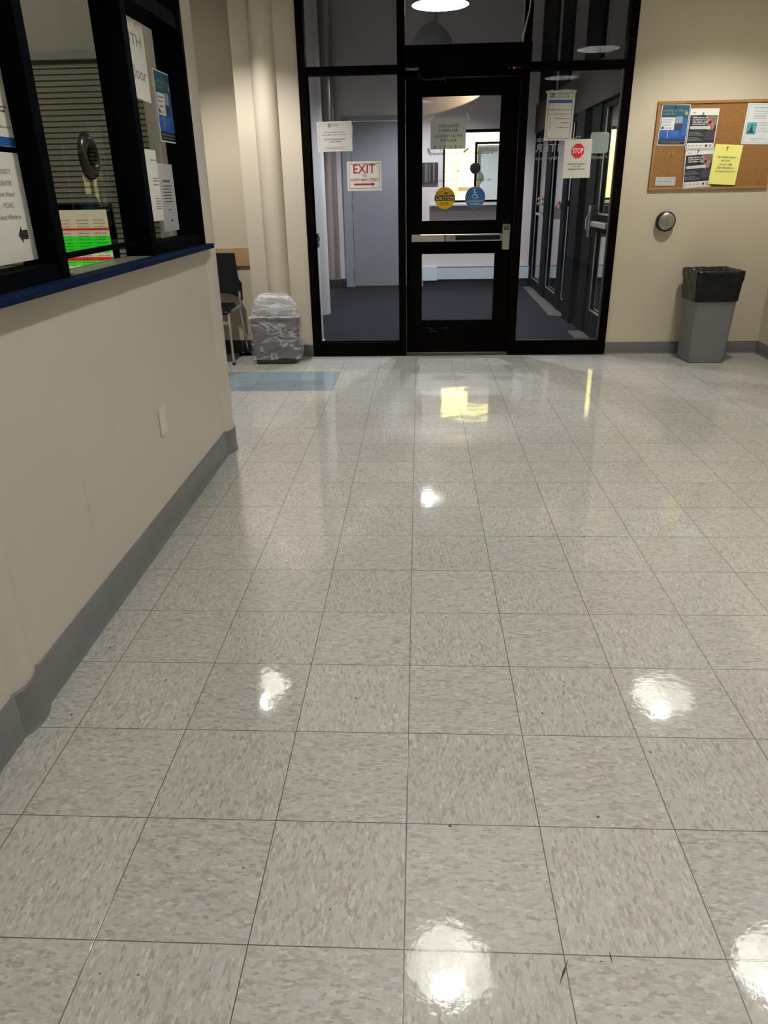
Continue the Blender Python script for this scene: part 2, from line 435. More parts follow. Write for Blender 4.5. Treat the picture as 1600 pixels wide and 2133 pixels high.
# reception partition: lower wall, wall above the window, round end posts
WY0, WY1 = 0.20, 2.86       # window opening
SZ = 1.090                  # underside of the sill
struct(MB().box(-1.17, XP, YN, 2.98, 0, SZ).build('wall_left', WALLP))
struct(MB().box(-1.17, XP, YN, 2.98, 2.62, HC).build('wall_left_above', WALLP))
struct(MB().box(-1.17, XP, WY1, 2.98, SZ, 2.62).build('wall_left_end', WALLP))
struct(MB().box(-1.17, XP, YN, WY0, SZ, 2.62).build('wall_left_near', WALLP))
wl = bpy.data.objects['wall_left']
SCUFF = mat('wall_scuff', (.40, .37, .32), .6)
for (ya, za, yb, zb, sag) in ((1.25, .80, 1.38, .93, -.01), (1.42, .52, 1.50, .76, -.03), (1.55, .86, 1.72, .90, .01), (2.42, .27, 2.44, .33, 0), (2.46, .26, 2.47, .31, 0), (2.05, .30, 2.12, .36, .01), (1.18, .27, 1.19, .55, 0), (1.93, .21, 1.98, .27, .008), (2.62, .25, 2.63, .29, 0), (1.02, .84, 1.04, .85, 0)):
    g = MB(); n_ = 8
    for i in range(n_):
        def pt(t):
            return (ya+(yb-ya)*t, za+(zb-za)*t+sag*math.sin(PI*t)*3, .0011*math.sin(PI*min(1, max(0, t))))
        a, b = pt(i/n_), pt((i+1)/n_)
        g.quad((XP+.0008, a[0]-a[2], a[1]), (XP+.0008, b[0]-b[2], b[1]), (XP+.0008, b[0]+b[2], b[1]), (XP+.0008, a[0]+a[2], a[1]))
    g.build('scuff_mark', SCUFF, wl)
def post(cx, cy, r, name, z1=HC):
    return struct(MB().lathe([(0, 0), (r, 0), (r, z1), (0, z1)], (cx, cy, 0), 56).build(name, WALLP, smooth=True))
post(-1.150, 2.955, 0.130, 'wall_left_round_end')
post(-1.155, 0.640, 0.122, 'wall_left_round_post', SZ-.001)
def arc(cx, cy, r, a0, a1, n=14):
    return [(cx+r*math.cos(math.radians(a0+(a1-a0)*i/n)), cy+r*math.sin(math.radians(a0+(a1-a0)*i/n))) for i in range(n+1)]
pth = [(XP-.018, YN)] + arc(-1.155, .640, .124, -40, 34) + [(XP+.001, .72)]
path = [(XP+.001, YN), (XP+.001, .555)] + arc(-1.155, .640, .124, -36, 30)
cove([(XP+.001, YN), (XP+.001, .575)], 0.132, 'baseboard_left_near', BASEL, t=.007, toe=.012, flip=-1)
cove(arc(-1.155, .640, .123, -34, 34), 0.136, 'baseboard_left_post', BASEL, t=.008, toe=.016, flip=-1)
cove([(XP+.001, .70), (XP+.001, 2.90)], 0.132, 'baseboard_left', BASEL, t=.007, toe=.014, flip=-1)
cove(arc(-1.150, 2.955, .131, -42, 110), 0.128, 'baseboard_left_end', BASEL, t=.007, toe=.012, flip=-1)

# reception office behind the partition
OFF = mat('office_wall', (0.38, 0.37, 0.33), 0.8)  # lightened to stand in for the ceiling reflected in the window glass
struct(MB().box(-3.4, -1.17, 2.94, 3.06, 0, HC).build('wall_office_far', OFF))
struct(MB().box(-3.5, -3.4, YN, 3.06, 0, HC).build('wall_office_left', OFF))
# slatted shutter on the far wall of the office
sh = thing('slatted_blind', 'brown grey horizontal slatted blind behind the service window glass', 'blind', (-1.75, 2.925, 0))
mb = MB()
z = 0.95
while z < 1.915:
    mb.quad((-.5, -.008, z), (.52, -.008, z), (.52, 0, z+.0222), (-.5, 0, z+.0222))
    mb.quad((-.5, 0, z+.0222), (.52, 0, z+.0222), (.52, -.008, z+.024), (-.5, -.008, z+.024))
    z += .024
mb.build('slats', mat('blind_slat', (0.25, 0.235, 0.18), 0.6), sh)
MB().box(-.52, .54, -.03, .01, 1.915, 1.955).build('head_rail', mat('blind_rail', (.30, .29, .26), .6), sh, bevel=.003)
# desk inside
dk = thing('office_desk', 'brown grey desk top just inside the service window', 'desk', (-1.42, 1.6, 0))
MB().box(-.25, .24, -.9, 1.15, .72, .75).build('desk_top', mat('desk_laminate', (.22, .20, .16), .4), dk, bevel=.003)
for sx in (-.22, .2):
    for sy in (-.86, 1.1): MB().box(sx, sx+.03, sy, sy+.03, 0, .72).build('leg', BLACK, dk)
# monitor with a coloured sheet
mo = thing('computer_monitor', 'computer screen with green and red table rows behind the service window', 'monitor', (-1.425, 2.20, .75))
MB().box(-.20, .20, 0, .03, .235, .560).build('casing', BLACK, mo, bevel=.006)
def emis(name, c, s): return mat(name, tuple(x*.3 for x in c), .4, emit=c, es=s)
MB().rect(-.185, .180, .25, .538, -.0015).build('screen', emis('screen_cream', (.62, .55, .33), .55), mo)
g = MB(); g.rect(-.185, .180, .375, .437, -.003); g.rect(-.185, .180, .325, .342, -.003); g.rect(-.185, .180, .25, .268, -.003)
g.build('green_rows', emis('screen_green', (.02, .58, .02), .75), mo)
g = MB(); g.rect(-.185, .180, .460, .469, -.003); g.rect(-.185, .180, .342, .356, -.003)
g.build('red_rows', emis('screen_red', (.62, .03, .03), .6), mo)
g = MB()
for i in range(20):
    zz = .262+i*.0125
    if .456 < zz < .472: continue
    g.scrib(-.17, -.10, zz, .0045, -.004, i); g.scrib(-.05, .02, zz, .0045, -.004, i+50); g.scrib(.05, .10, zz, .0045, -.004, i+90); g.scrib(.12, .17, zz, .0045, -.004, i+140)
g.build('table_text', INK, mo)
MB().box(-.02, .02, .03, .05, 0, .40).box(-.11, .11, -.02, .13, 0, .012).build('stand', BLACK, mo, bevel=.003)

# ------------------------------------------------------------------ service window in the partition
win = sroot('window_1', 'dark framed service window with navy sill', (0, 0, 0))
GX = -1.115
FT = 2.62
mb = MB()
mb.box(-1.16, XP+.004, WY0, WY0+.06, 1.112, FT)            # near jamb
mb.box(-1.16, XP+.004, 2.812, 2.868, 1.112, FT)            # far jamb
mb.box(-1.16, XP+.004, WY0, 2.868, FT-.05, FT)             # head
mb.box(-1.145, XP, WY0, 1.30, 1.112, 1.157)                # rail under pane 1
mb.box(-1.145, XP, 2.12, 2.82, 1.112, 1.158)               # rail under pane 3
mb.box(-1.16, XP+.002, WY0, 2.82, 2.005, 2.062)            # transom rail
mb.build('window_frame', NAVYF, win, bevel=.002)
MB().box(-1.16, XP+.004, 1.302, 1.356, 1.112, 2.01).build('mullion', NAVYF, win, bevel=.002)
MB().box(-1.16, XP+.004, 2.122, 2.178, 1.112, 2.01).build('mullion', NAVYF, win, bevel=.002)
MB().box(XP-.002, XP+.012, 2.838, 2.850, 1.112, FT).box(XP-.002, XP+.010, 2.856, 2.878, 1.112, FT).build('casing_bead', NAVYF, win)
MB().box(GX-.006, GX+.006, 1.356, 2.122, 1.155, 1.173).build('pane_edge_rail', NAVYF, win)
WG = glass_mat('window_glass', (.86, .88, .87), .045)
for nme, (a, b, c, d) in (('pane', (WY0+.05, 1.302, 1.15, 2.01)), ('pane', (1.356, 2.122, 1.170, 2.01)), ('pane', (2.178, 2.815, 1.15, 2.01)), ('pane', (WY0+.05, 2.815, 2.06, 2.58))):
    MB().quad((GX, a, c), (GX, b, c), (GX, b, d), (GX, a, d)).build(nme, WG, win)
sill = MB().box(-1.165, -1.000, 0.18, 2.885, SZ, 1.112).build('window_sill', NAVY, win, bevel=.003)
MB().box(-1.165, -1.06, 1.358, 2.12, 1.1121, 1.1135).build('transaction_ledge', mat('ledge_grey', (.16, .16, .12), .35), win)
# speak-through
sp = MB().lathe_y([(0, .014), (.018, .014), (.022, .010), (.038, .010), (.044, .018), (.052, .020), (.064, .016), (.072, .008), (.075, 0), (0, 0)], (0, 0, 0), 48)
spo = sp.build('speak_through_disc', mat('bronze_plastic', (.010, .008, .007), .28, spec=.2), smooth=True)
spo.parent = win; spo.location = (GX, 1.792, 1.463); spo.rotation_euler = (0, 0, PI/2)
g = MB()
for i in range(-2, 3): g.box(-.030+abs(i)*.005, .030-abs(i)*.005, -.0215, -.010, i*.012-.0018, i*.012+.0018)
go = g.build('speaker_grille', BLACK, spo)
kc = thing('key_clip', 'small crumpled dark foil scrap on the service window ledge', 'scrap', (-1.075, 1.375, 1.1137))
mb = MB()
for i in range(6):
    for j in range(4):
        x, y = i*.008-.02, j*.008-.012
        zz = [.004+.010*noise.noise(Vector((a*90, b*90, 3))) for a, b in ((x, y), (x+.008, y), (x+.008, y+.008), (x, y+.008))]
        mb.quad((x, y, max(0.0005, zz[0])), (x+.008, y, max(0.0005, zz[1])), (x+.008, y+.008, max(0.0005, zz[2])), (x, y+.008, max(.0005, zz[3])))
mb.build('foil', mat('dark_foil', (.05, .05, .06), .2, metal=.6), kc)

# ------------------------------------------------------------------ paper helpers
def sheet(name, label, cat, loc, w, h, m=PAPER, rz=0, tilt=0.0, group=None, t=.0006, curl=0.0):
    """root at the sheet's centre; local x right, z up, -y towards the viewer"""
    r = thing(name, label, cat, loc, rz, group, tilt)
    n = 12; mb = MB(); v = []
    for i in range(n+1):
        zz = -h/2+h*i/n; y = -curl*(1-i/n)**2
        v += [(-w/2, y-t, zz), (w/2, y-t, zz), (w/2, y, zz), (-w/2, y, zz)]
    f = []
    for i in range(n):
        for j in range(4): f.append((i*4+j, i*4+(j+1) % 4, (i+1)*4+(j+1) % 4, (i+1)*4+j))
    f += [(3, 2, 1, 0), (n*4, n*4+1, n*4+2, n*4+3)]
    mb.add(v, f).build('sheet', m, r)
    return r
def border(r, w, h, m, inset=.012, t=.0015, y=-.0011, name='border'):
    g = MB(); x0, x1, z0, z1 = -w/2+inset, w/2-inset, -h/2+inset, h/2-inset
    g.rect(x0, x1, z0, z0+t, y).rect(x0, x1, z1-t, z1, y).rect(x0, x0+t, z0, z1, y).rect(x1-t, x1, z0, z1, y)
    g.build(name, m, r)
Y1 = -.0012; Y2 = -.0018; Y3 = -.0024; Y4 = -.0030
def emblem(r, cx, cz, s, m1, m2, y=Y1):
    em = MB().rrect(cx-s/2, cx+s/2, cz-s/2, cz+s/2, s*.25, y).build('emblem', m1, r)
    g = MB().rect(cx-s*.04, cx+s*.04, cz-s*.36, cz+s*.1, y-.0006)
    for k in (-1, 1):
        g.ring(cx+k*s*.17, cz+s*.1, s*.13, s*.2, y-.0006, 16, PI, 2*PI)
    g.ring(cx, cz, s*.36, s*.41, y-.0006, 30)
    g.build('emblem_mark', m2, em)
def tapes(r, lst, m):
    for (x, z, a, l_, w_) in lst:
        c, s = math.cos(a), math.sin(a)
        p = [(x+c*u-s*v, z+s*u+c*v) for u, v in ((-l_/2, -w_/2), (l_/2, -w_/2), (l_/2, w_/2), (-l_/2, w_/2))]
        MB().poly(p, Y4).build('tape', m, r)
TAPE = film_mat('clear_tape', (.75, .75, .70), .55, .2)
MTAPE = mat('masking_tape', (.72, .70, .60), .6)

def blue_poster(name, label, loc, rz=0, tilt=0.0, w=.214, h=.279):
    r = sheet(name, label, 'poster', loc, w, h, PAPER, rz, tilt)
    a, b = -w/2+.005, w/2-.005
    MB().rect(a, b, .045, h/2-.005, Y1).build('printed_header', TEAL, r)
    MB().rect(a, b, -.098, .045, Y1).build('printed_field', BLUE, r)
    MB().rect(a, b, -h/2+.005, -.098, Y1).build('printed_footer', mat('footer_navy', (.012, .018, .035), .5), r)
    t = MB().text('Looking for Clients', -.003, .098, .178, .020, Y2, bold=.01).text('to Join Our', -.045, .076, .095, .017, Y2, bold=.01)
    t.scrib(-.095, .09, -.110, .005, Y2, 3); t.scrib(-.075, .075, -.122, .005, Y2, 4)
    t.build('yellow_lettering', mat('gold_ink', (.33, .30, .13), .6), r)
    MB().disc(.083, .080, .012, Y2).build('seal', mat('seal_gold', (.45, .33, .14), .5), r)
    MB().rect(-.097, .004, -.034, .052, Y2).build('white_box', PAPER, r)
    MB().rect(.006, .062, .012, .058, Y2).build('photo_panel', mat('photo_grey', (.26, .32, .40), .5), r)
    MB().rect(.006, .062, -.030, .010, Y2).build('photo_panel', mat('photo_dark', (.035, .045, .06), .5), r)
    t = MB().text('Consumer', -.050, .038, .080, .012, Y3, bold=.02).text('Advisory', -.056, .020, .066, .013, Y3, bold=.02).text('Council', -.058, .002, .060, .012, Y3, bold=.02)
    t.text('CENTER', -.042, -.022, .055, .010, Y3)
    t.disc(-.083, -.019, .010, Y3, 20)
    t.build('dark_lettering', mat('navy_ink', (.03, .045, .09), .6), r)
    t = MB()
    for i in range(5): t.scrib(-.096, -.046, -.042-i*.008, .004, Y2, 20+i); t.scrib(-.025, .05, -.042-i*.008, .005, Y2, 30+i)
    for i in range(13): t.scrib(.068, .098, .045-i*.009, .004, Y2, 60+i)
    t.build('light_lettering', mat('pale_blue_ink', (.18, .30, .55), .6), r)
    MB().rect(-.041, -.037, -.088, -.038, Y2).build('divider', WHITE, r)
    return r

RZP = PI/2       # on the partition: local x -> +Y, facing +X
PX = GX+.004
# sheets on the service window
r = sheet('paper_notice', 'white notice with blue bands at top and bottom on the near pane', 'notice', (PX, 1.205, 1.612), .28, .288, rz=RZP)
MB().rect(-.138, .138, .060, .142, Y1).build('blue_header', BLUE, r)
MB().rect(-.138, .138, -.143, -.120, Y1).build('blue_footer', BLUE, r)
MB().ring(-.005, 0.005, .024, .031, Y1).build('prohibition_ring', RED, r)
t = MB()
for i, zz in enumerate((-.045, -.056)): t.scrib(-.02, .085, zz, .006, Y1, 5+i)
t.build('lettering', INK, r)
MB().scrib(-.02, .10, -.095, .006, Y1, 9).build('green_lettering', mat('green_ink', (.03, .22, .05), .6), r)
r = sheet('paper_notice', 'white direction sheet with a black arrow below the blue-banded notice', 'notice', (PX, 1.192, 1.312), .225, .283, rz=RZP)
t = MB().text('COMMUNITY', -.015, .093, .130, .013, Y1).text('CENTER', .010, .064, .070, .012, Y1).text('1st Floor', .010, .036, .080, .012, Y1)
t.text('PCHC', .005, .008, .052, .013, Y1).text('Next Window', .000, -.022, .120, .013, Y1)
t.build('lettering', GINK, r)
g = MB().rect(.045, .078, -.083, -.058, Y1).poly([(.024, -.0705), (.045, -.094), (.045, -.047)], Y1)
g.build('arrow', INK, r)
r = sheet('paper_notice', 'narrow white sheet with large faint print at the top of the far pane', 'notice', (PX, 2.405, 1.835), .26, .278, rz=RZP, tilt=0.02)
MB().text('4TH', .005, .070, .16, .04, Y1).text('Floor', .018, -.045, .17, .045, Y1).build('lettering', GINK, r)
tapes(r, [(.05, .125, .1, .05, .02)], TAPE)
blue_poster('flyer', 'blue flyer with a white box taped inside the far service window pane', (PX, 2.710, 1.694), RZP)
r = sheet('paper_notice', 'left of two white printed sheets low on the far service window pane', 'notice', (PX+.002, 2.385, 1.374), .216, .278, rz=RZP)
t = MB()
for i, zz in enumerate((.10, .03, .02, .005, -.05, -.06, -.07, -.082, -.09)): t.scrib(.03, .10, zz, .005, Y1, 11+i)
t.build('lettering', INK, r)
r = sheet('paper_notice', 'right of two white printed sheets low on the far pane, with a short heading', 'notice', (PX, 2.597, 1.325), .214, .278, PAPERG, rz=RZP)
t = MB().scrib(-.05, .05, .07, .012, Y1, 3)
for i in range(6): t.scrib(-.06, .06, .05-i*.013, .006, Y1, 31+i)
t.scrib(-.02, .03, -.05, .006, Y1, 7); t.rect(0, .03, -.098, -.092, Y1)
t.build('lettering', INK, r)

# cover plate on the partition
pl = thing('blank_wall_plate', 'cream blank cover plate on the partition below the service window', 'wall plate', (XP, 1.952, .470), RZP)
MB().box(-.036, .036, -.006, 0, -.058, .058).build('plate', mat('plate_cream', (.66, .62, .53), .3), pl, bevel=.0025)
for zz in (-.048, .048):
    MB().lathe_y([(0, .0072), (.0028, .0070), (.0035, .0058)], (0, 0, zz), 12).build('screw', BRUSH, pl)

# ------------------------------------------------------------------ storefront
def frame_box(mb, x0, x1, z0, z1, y0=YS, y1=YS+.10): return mb.box(x0, x1, y0, y1, z0, z1)
left = sroot('window_2', 'left sidelight and transom of the black storefront')
mb = MB(); frame_box(mb, -.905, -.845, 0, HC); frame_box(mb, -.145, -.085, 0, HC); frame_box(mb, -.845, -.145, 0, .120); frame_box(mb, -.845, -.145, 2.153, 2.207)
frame_box(mb, -.845, -.145, HC-.06, HC)
mb.build('window_frame', BLACK, left)
mb = MB().box(-.845, -.832, YG-.012, YG+.012, .12, 2.153).box(-.845, -.145, YG-.012, YG+.012, .120, .128)
mb.build('glazing_bead', BLACK, left)
MB().quad((-.845, YG, .12), (-.145, YG, .12), (-.145, YG, 2.153), (-.845, YG, 2.153)).build('pane', GLASS, left)
MB().quad((-.845, YG, 2.207), (-.145, YG, 2.207), (-.145, YG, HC-.06), (-.845, YG, HC-.06)).build('pane', GLASS, left)
mid = sroot('window_3', 'transom above the black entrance door')
mb = MB(); frame_box(mb, -.085, .80, 2.118, 2.30); frame_box(mb, -.085, .80, HC-.06, HC)
mb.build('window_frame', BLACK, mid)
MB().quad((-.085, YG, 2.30), (.80, YG, 2.30), (.80, YG, HC-.06), (-.085, YG, HC-.06)).build('pane', GLASS, mid)
right = sroot('window_4', 'right sidelight and transom of the black storefront')
mb = MB(); frame_box(mb, .80, .862, 0, HC); frame_box(mb, 1.575, 1.635, 0, HC); frame_box(mb, .862, 1.575, 0, .122); frame_box(mb, .862, 1.575, 2.148, 2.203); frame_box(mb, .862, 1.575, HC-.06, HC)
mb.build('window_frame', BLACK, right)
MB().quad((.862, YG, .122), (1.575, YG, .122), (1.575, YG, 2.148), (.862, YG, 2.148)).build('pane', GLASS, right)
MB().quad((.862, YG, 2.203), (1.575, YG, 2.203), (1.575, YG, HC-.06), (.862, YG, HC-.06)).build('pane', GLASS, right)
MB().box(.870, 1.560, YS+.02, YS+.04, .122, .130).box(1.560, 1.575, YS+.02, YS+.04, .122, 2.148).build('glazing_bead', mat('grey_bead', (.05, .05, .045), .35), right)

# door leaf
door = sroot('door_1', 'black glazed entrance door with push bar')
D0, D1 = YS+.025, YS+.070
mb = MB()
mb.box(-.080, .041, D0, D1, .018, 2.113); mb.box(.663, .795, D0, D1, .018, 2.113)
mb.box(.041, .663, D0, D1, 2.000, 2.113); mb.box(.041, .663, D0, D1, .852, 1.093); mb.box(.041, .663, D0, D1, .018, .294)
mb.build('door_frame', BLACK, door, bevel=.0015)
for (z0, z1) in ((1.093, 2.000), (.294, .852)):
    MB().quad((.041, YG, z0), (.663, YG, z0), (.663, YG, z1), (.041, YG, z1)).build('pane', GLASS, door)
    g = MB()
    for (a, b, c, d) in ((.041, .049, z0, z1), (.655, .663, z0, z1), (.041, .663, z0, z0+.008), (.041, .663, z1-.008, z1)):
        g.box(a, b, D0-.002, YG-.003, c, d)
    g.build('glazing_bead', BLACK, door)
MB().box(-.084, .80, YS-.005, YS+.11, 0, .012).build('threshold', mat('threshold_metal', (.08, .08, .075), .35, metal=.8), door, bevel=.003)
MB().box(-.078, .793, D0-.004, D0, .020, .026).build('door_sweep', mat('sweep_grey', (.10, .10, .095), .4), door)
# push bar
bar = MB().box(-.036, .705, 5.405, 5.462, .945, 1.000).build('push_bar', BRUSH, door, bevel=.004)
MB().box(-.034, .228, 5.401, 5.406, .948, .997).build('bar_cover', mat('bar_cover', (.60, .56, .48), .4, metal=.9), bar, bevel=.001)
MB().box(.234, .240, 5.400, 5.407, .946, .999).build('gap', BLACK, bar)
MB().box(.242, .702, 5.398, 5.406, .948, .998).build('touch_plate', BRUSH, bar, bevel=.002)
MB().box(.322, .686, 5.393, 5.399, .955, .990).build('touch_pad', mat('pad_black', (.006, .006, .006), .3), bar, bevel=.006, seg=3)
MB().lathe_y([(0, .004), (.006, .004), (.007, 0)], (.292, 5.398, .974), 16).build('key_cylinder', INK, bar)
mb = MB().prism_y([(.702, .878), (.760, .878), (.762, 1.070), (.702, 1.070)], 5.385, 5.465)
mb.build('latch_case', BRUSH, door, bevel=.006, seg=3)
MB().box(.704, .760, 5.378, 5.386, 1.020, 1.067).build('latch_cap', CHROME, door, bevel=.003)
g = MB()
for k in range(9):
    rnd = random.Random(k); x = .05+rnd.random()*.22; zz = .205+rnd.random()*.04; l_ = .02+rnd.random()*.06
    g.quad((x, D0-.0006, zz), (x+l_, D0-.0006, zz-.012*rnd.random()), (x+l_, D0-.0006, zz-.010), (x, D0-.0006, zz+.0015))
g.build('scratch_mark', mat('scratch', (.03, .027, .024), .5), door)

# automatic operator over the door
op = thing('door_operator', 'long black automatic door operator box above the entrance door', 'door operator', (.38, YS, 2.143))
MB().box(-.474, .474, -.12, 0, 0, .170).build('housing', mat('operator_black', (.002, .002, .002), .5, spec=.05), op, bevel=.004)
MB().text('STANLEY', -.407, .016, .095, .017, -.1206, bold=.02).build('lettering', mat('silver_ink', (.55, .55, .5), .4), op)
MB().box(.300, .318, -.1215, -.12, .0075, .0105).box(.340, .400, -.1215, -.12, .008, .0100).build('label_strip', GINK, op)
MB().lathe_y([(0, .003), (.0025, .002), (.003, 0)], (.345, -.12, .006), 12).build('status_light', mat('red_led', (.3, .0, .0), .4, emit=(1, .02, .01), es=8), op)
MB().tube([(-.36, -.06, .0), (-.36, -.06, -.020)], .012).tube([(-.36, -.06, -.020), (-.32, -.075, -.046), (-.16, -.075, -.046)], .008).tube([(-.16, -.075, -.046), (-.155, .03, -.05)], .007).build('arm', mat('arm_black', (.012, .011, .010), .3), op)
# flexible conduit
cd = [(1.155+.0, 0, 0)]
P = [(.818, 5.425, 3.74), (.818, 5.425, 2.95), (.826, 5.425, 2.70), (.832, 5.425, 2.60), (.826, 5.422, 2.52), (.808, 5.415, 2.44), (.792, 5.408, 2.37), (.788, 5.40, 2.318)]
pts = []
for i in range(len(P)-1):
    for k in range(6):
        t = k/6; pts.append(tuple(P[i][j]*(1-t)+P[i+1][j]*t for j in range(3)))
pts.append(P[-1])
cdt = thing('cable_conduit', 'thin grey flexible conduit curving down into the black operator box', 'conduit', (0, 0, 0))
o = MB().tube(pts, .0055, 10).build('sheath', mat('conduit_grey', (.42, .40, .36), .3, metal=.5), cdt, smooth=True, crease=None)
MB().tube([(.788, 5.40, 2.345), (.788, 5.40, 2.3135)], .010, 12).build('connector', CHROME, cdt)

# ------------------------------------------------------------------ notices on the storefront glass
YP = YG-.004
r = sheet('paper_notice', 'small landscape white notice with fine print on the left sidelight', 'notice', (-.6455, YP, 1.734), .277, .213, mat('notice_grey', (.60, .59, .56), .5), tilt=-.012)
border(r, .277, .213, GINK, .016, .0012)
emblem(r, -.038, .078, .022, mat('emblem_blue', (.04, .09, .16), .5), PAPER)
t = MB().text('The Providence', .008, .085, .05, .006, Y1).text('CENTER', .008, .075, .05, .010, Y1).build('logo_lettering', mat('slate_ink', (.10, .15, .2), .5), r)
t = MB().scrib(-.08, .08, .031, .008, Y1, 3).scrib(-.10, .10, .013, .008, Y1, 4).scrib(-.09, .09, -.074, .0045, Y1, 5).scrib(-.07, .07, -.083, .0045, Y1, 6)
t.build('small_lettering', GINK, r)
MB().text("Call TPC's Information Hotline", 0, -.018, .170, .012, Y1, bold=.025).text('at 401-276-4020', .003, -.036, .095, .011, Y1, bold=.025).build('bold_lettering', INK, r)
tapes(r, [(.138, .03, 1.5, .09, .012)], TAPE)

r = sheet('exit_sign', 'white sign with dark red EXIT lettering and arrow on the left sidelight', 'sign', (-.417, YP-.0005, 1.4455), .277, .215, mat('sign_white', (.68, .66, .64), .4))
border(r, .277, .215, RED, .016, .003)
t = MB().text('EXIT', 0, .053, .176, .066, Y1, bold=.02).text('TO', 0, .003, .036, .021, Y1, bold=.02).text('NORTH MAIN STREET', 0, -.027, .228, .021, Y1, bold=.015)
t.rect(-.085, .062, -.067, -.054, Y1).poly([(.060, -.076), (.086, -.0605), (.060, -.045)], Y1)
t.build('red_lettering', RED, r)

r = sheet('paper_notice', 'grey laminated notice about the toxicology screen lab, taped on the door glass', 'notice', (.2535, YP, 1.737), .277, .219, film_mat('laminated_paper', (.62, .62, .63), .88, .12), tilt=.004)
t = MB().text('TOXICOLOGY', .003, .054, .168, .020, Y1, bold=.012).text('SCREEN LAB', 0, .023, .150, .020, Y1, bold=.012).text('LOCATED ON THE', .002, -.017, .214, .020, Y1, bold=.012).text('4TH FLOOR', .003, -.047, .130, .020, Y1, bold=.012)
for x in (-.105, -.025, .060):
    t.rect(x-.0022, x+.0022, -.108, -.086, Y1).poly([(x-.006, -.092), (x+.006, -.092), (x, -.081)], Y1)
t.build('lettering', INK, r)
g = MB()
for x in (-.062, .020, .100):
    g.rect(x-.003, x+.003, -.100, -.082, Y1).poly([(x-.008, -.098), (x, -.109), (x+.008, -.098)], Y1)
g.build('grey_arrows', mat('grey_arrow', (.30, .30, .31), .5), r)
tapes(r, [(-.135, .112, .55, .048, .018), (.150, .116, -1.1, .050, .017), (-.150, -.122, -1.15, .048, .016), (.142, -.120, .6, .046, .014)], MTAPE)

r = sheet('directory_notice', 'tall white directory sheet with a blue bar on the right sidelight', 'notice', (1.1115, YP, 1.842), .213, .340, mat('notice_white', (.60, .585, .54), .5), tilt=.012)
border(r, .213, .340, INK, .014, .003)
emblem(r, -.063, .138, .030, mat('emblem_dark', (.03, .045, .07), .5), PAPER)
MB().text('The Providence', .018, .147, .10, .010, Y1).text('CENTER', .018, .130, .105, .017, Y1).build('logo_lettering', GINK, r)
MB().rect(-.088, .088, .086, .108, Y1).build('blue_bar', mat('bar_blue', (.015, .07, .20), .5), r)
t = MB()
for i, (x, zz) in enumerate(((-.05, .042), (-.045, .012), (-.03, -.018), (.02, -.048), (-.01, -.080))): t.scrib(x, .085, zz, .0075, Y1, 70+i)
t.rect(-.088, -.05, .040, .044, Y1).rect(-.088, -.065, .010, .014, Y1)
for zz in (-.02, -.05, -.08): t.rect(-.072, -.069, zz-.010, zz+.010, Y1)
t.build('lettering', INK, r)
tapes(r, [(-.09, .165, .2, .06, .016), (.09, .165, -.1, .05, .018), (.02, .170, .05, .08, .014)], TAPE)

r = sheet('stop_notice', 'white sheet with a red STOP octagon overlapping the directory sheet', 'notice', (1.274, YP-.006, 1.5385), .213, .276, mat('notice_cream', (.62, .60, .54), .5), tilt=-.010, curl=.004)
R8 = .050
oc = MB().poly([(R8*math.cos(PI/8+PI/4*i), .058+R8*1.06*math.sin(PI/8+PI/4*i)) for i in range(8)], -.0062).build('octagon', STOPR, r)
MB().text('STOP', 0, .058, .082, .036, -.0072, bold=.03).build('stop_lettering', WHITE, oc)
t = MB().scrib(-.07, .07, -.035, .008, -.0062, 3).scrib(-.033, .033, -.053, .008, -.0062, 4).scrib(-.065, .065, -.072, .008, -.0062, 5)
t.build('lettering', INK, r)

# cut vinyl lettering applied on the other side: reads backwards from here
YB = YG+.002
dl = thing('window_lettering', 'dark backwards intake hours lettering on the upper door glass', 'lettering', (.357, YB, 1.50))
t = MB().text('Intake and First Appointments', 0, .095, .508, .030, 0, mirror=True, bold=.012).text('Intake Hours:', -.004, .043, .190, .024, 0, mirror=True, bold=.01)
t.text('Monday-Friday', -.003, .004, .216, .028, 0, mirror=True, bold=.01).text('8:30 a.m. - 4:30 p.m.', .003, -.034, .272, .025, 0, mirror=True, bold=.01)
t.text('401-276-4020  \u2022  www.providencecenter.org', 0, -.100, .49, .020, 0, mirror=True, bold=.008)
t.build('letters', mat('vinyl_dark', (.018, .022, .024), .5), dl)
dl2 = thing('window_lettering', 'white backwards CENTER lettering behind the notices on the right sidelight', 'lettering', (1.225, YB, 1.62))
VW = film_mat('vinyl_white', (.55, .56, .57), .62, .5)
t = MB().text('The Providence', -.105, .063, .345, .034, 0, mirror=True).text('CENTER', -.105, .0, .360, .058, 0, mirror=True)
t.text('Healthy minds. Healthy lives.', 0, -.075, .57, .034, 0, mirror=True, shear=.25)
t.build('letters', VW, dl2)
lg = thing('frosted_logo_panel', 'pale green rounded square panel right of the STOP sheet', 'decal', (1.438, YB, 1.650))
MB().rrect(-.072, .072, -.074, .074, .020).build('panel', mat('frosted_green', (.30, .37, .34), .5), lg)

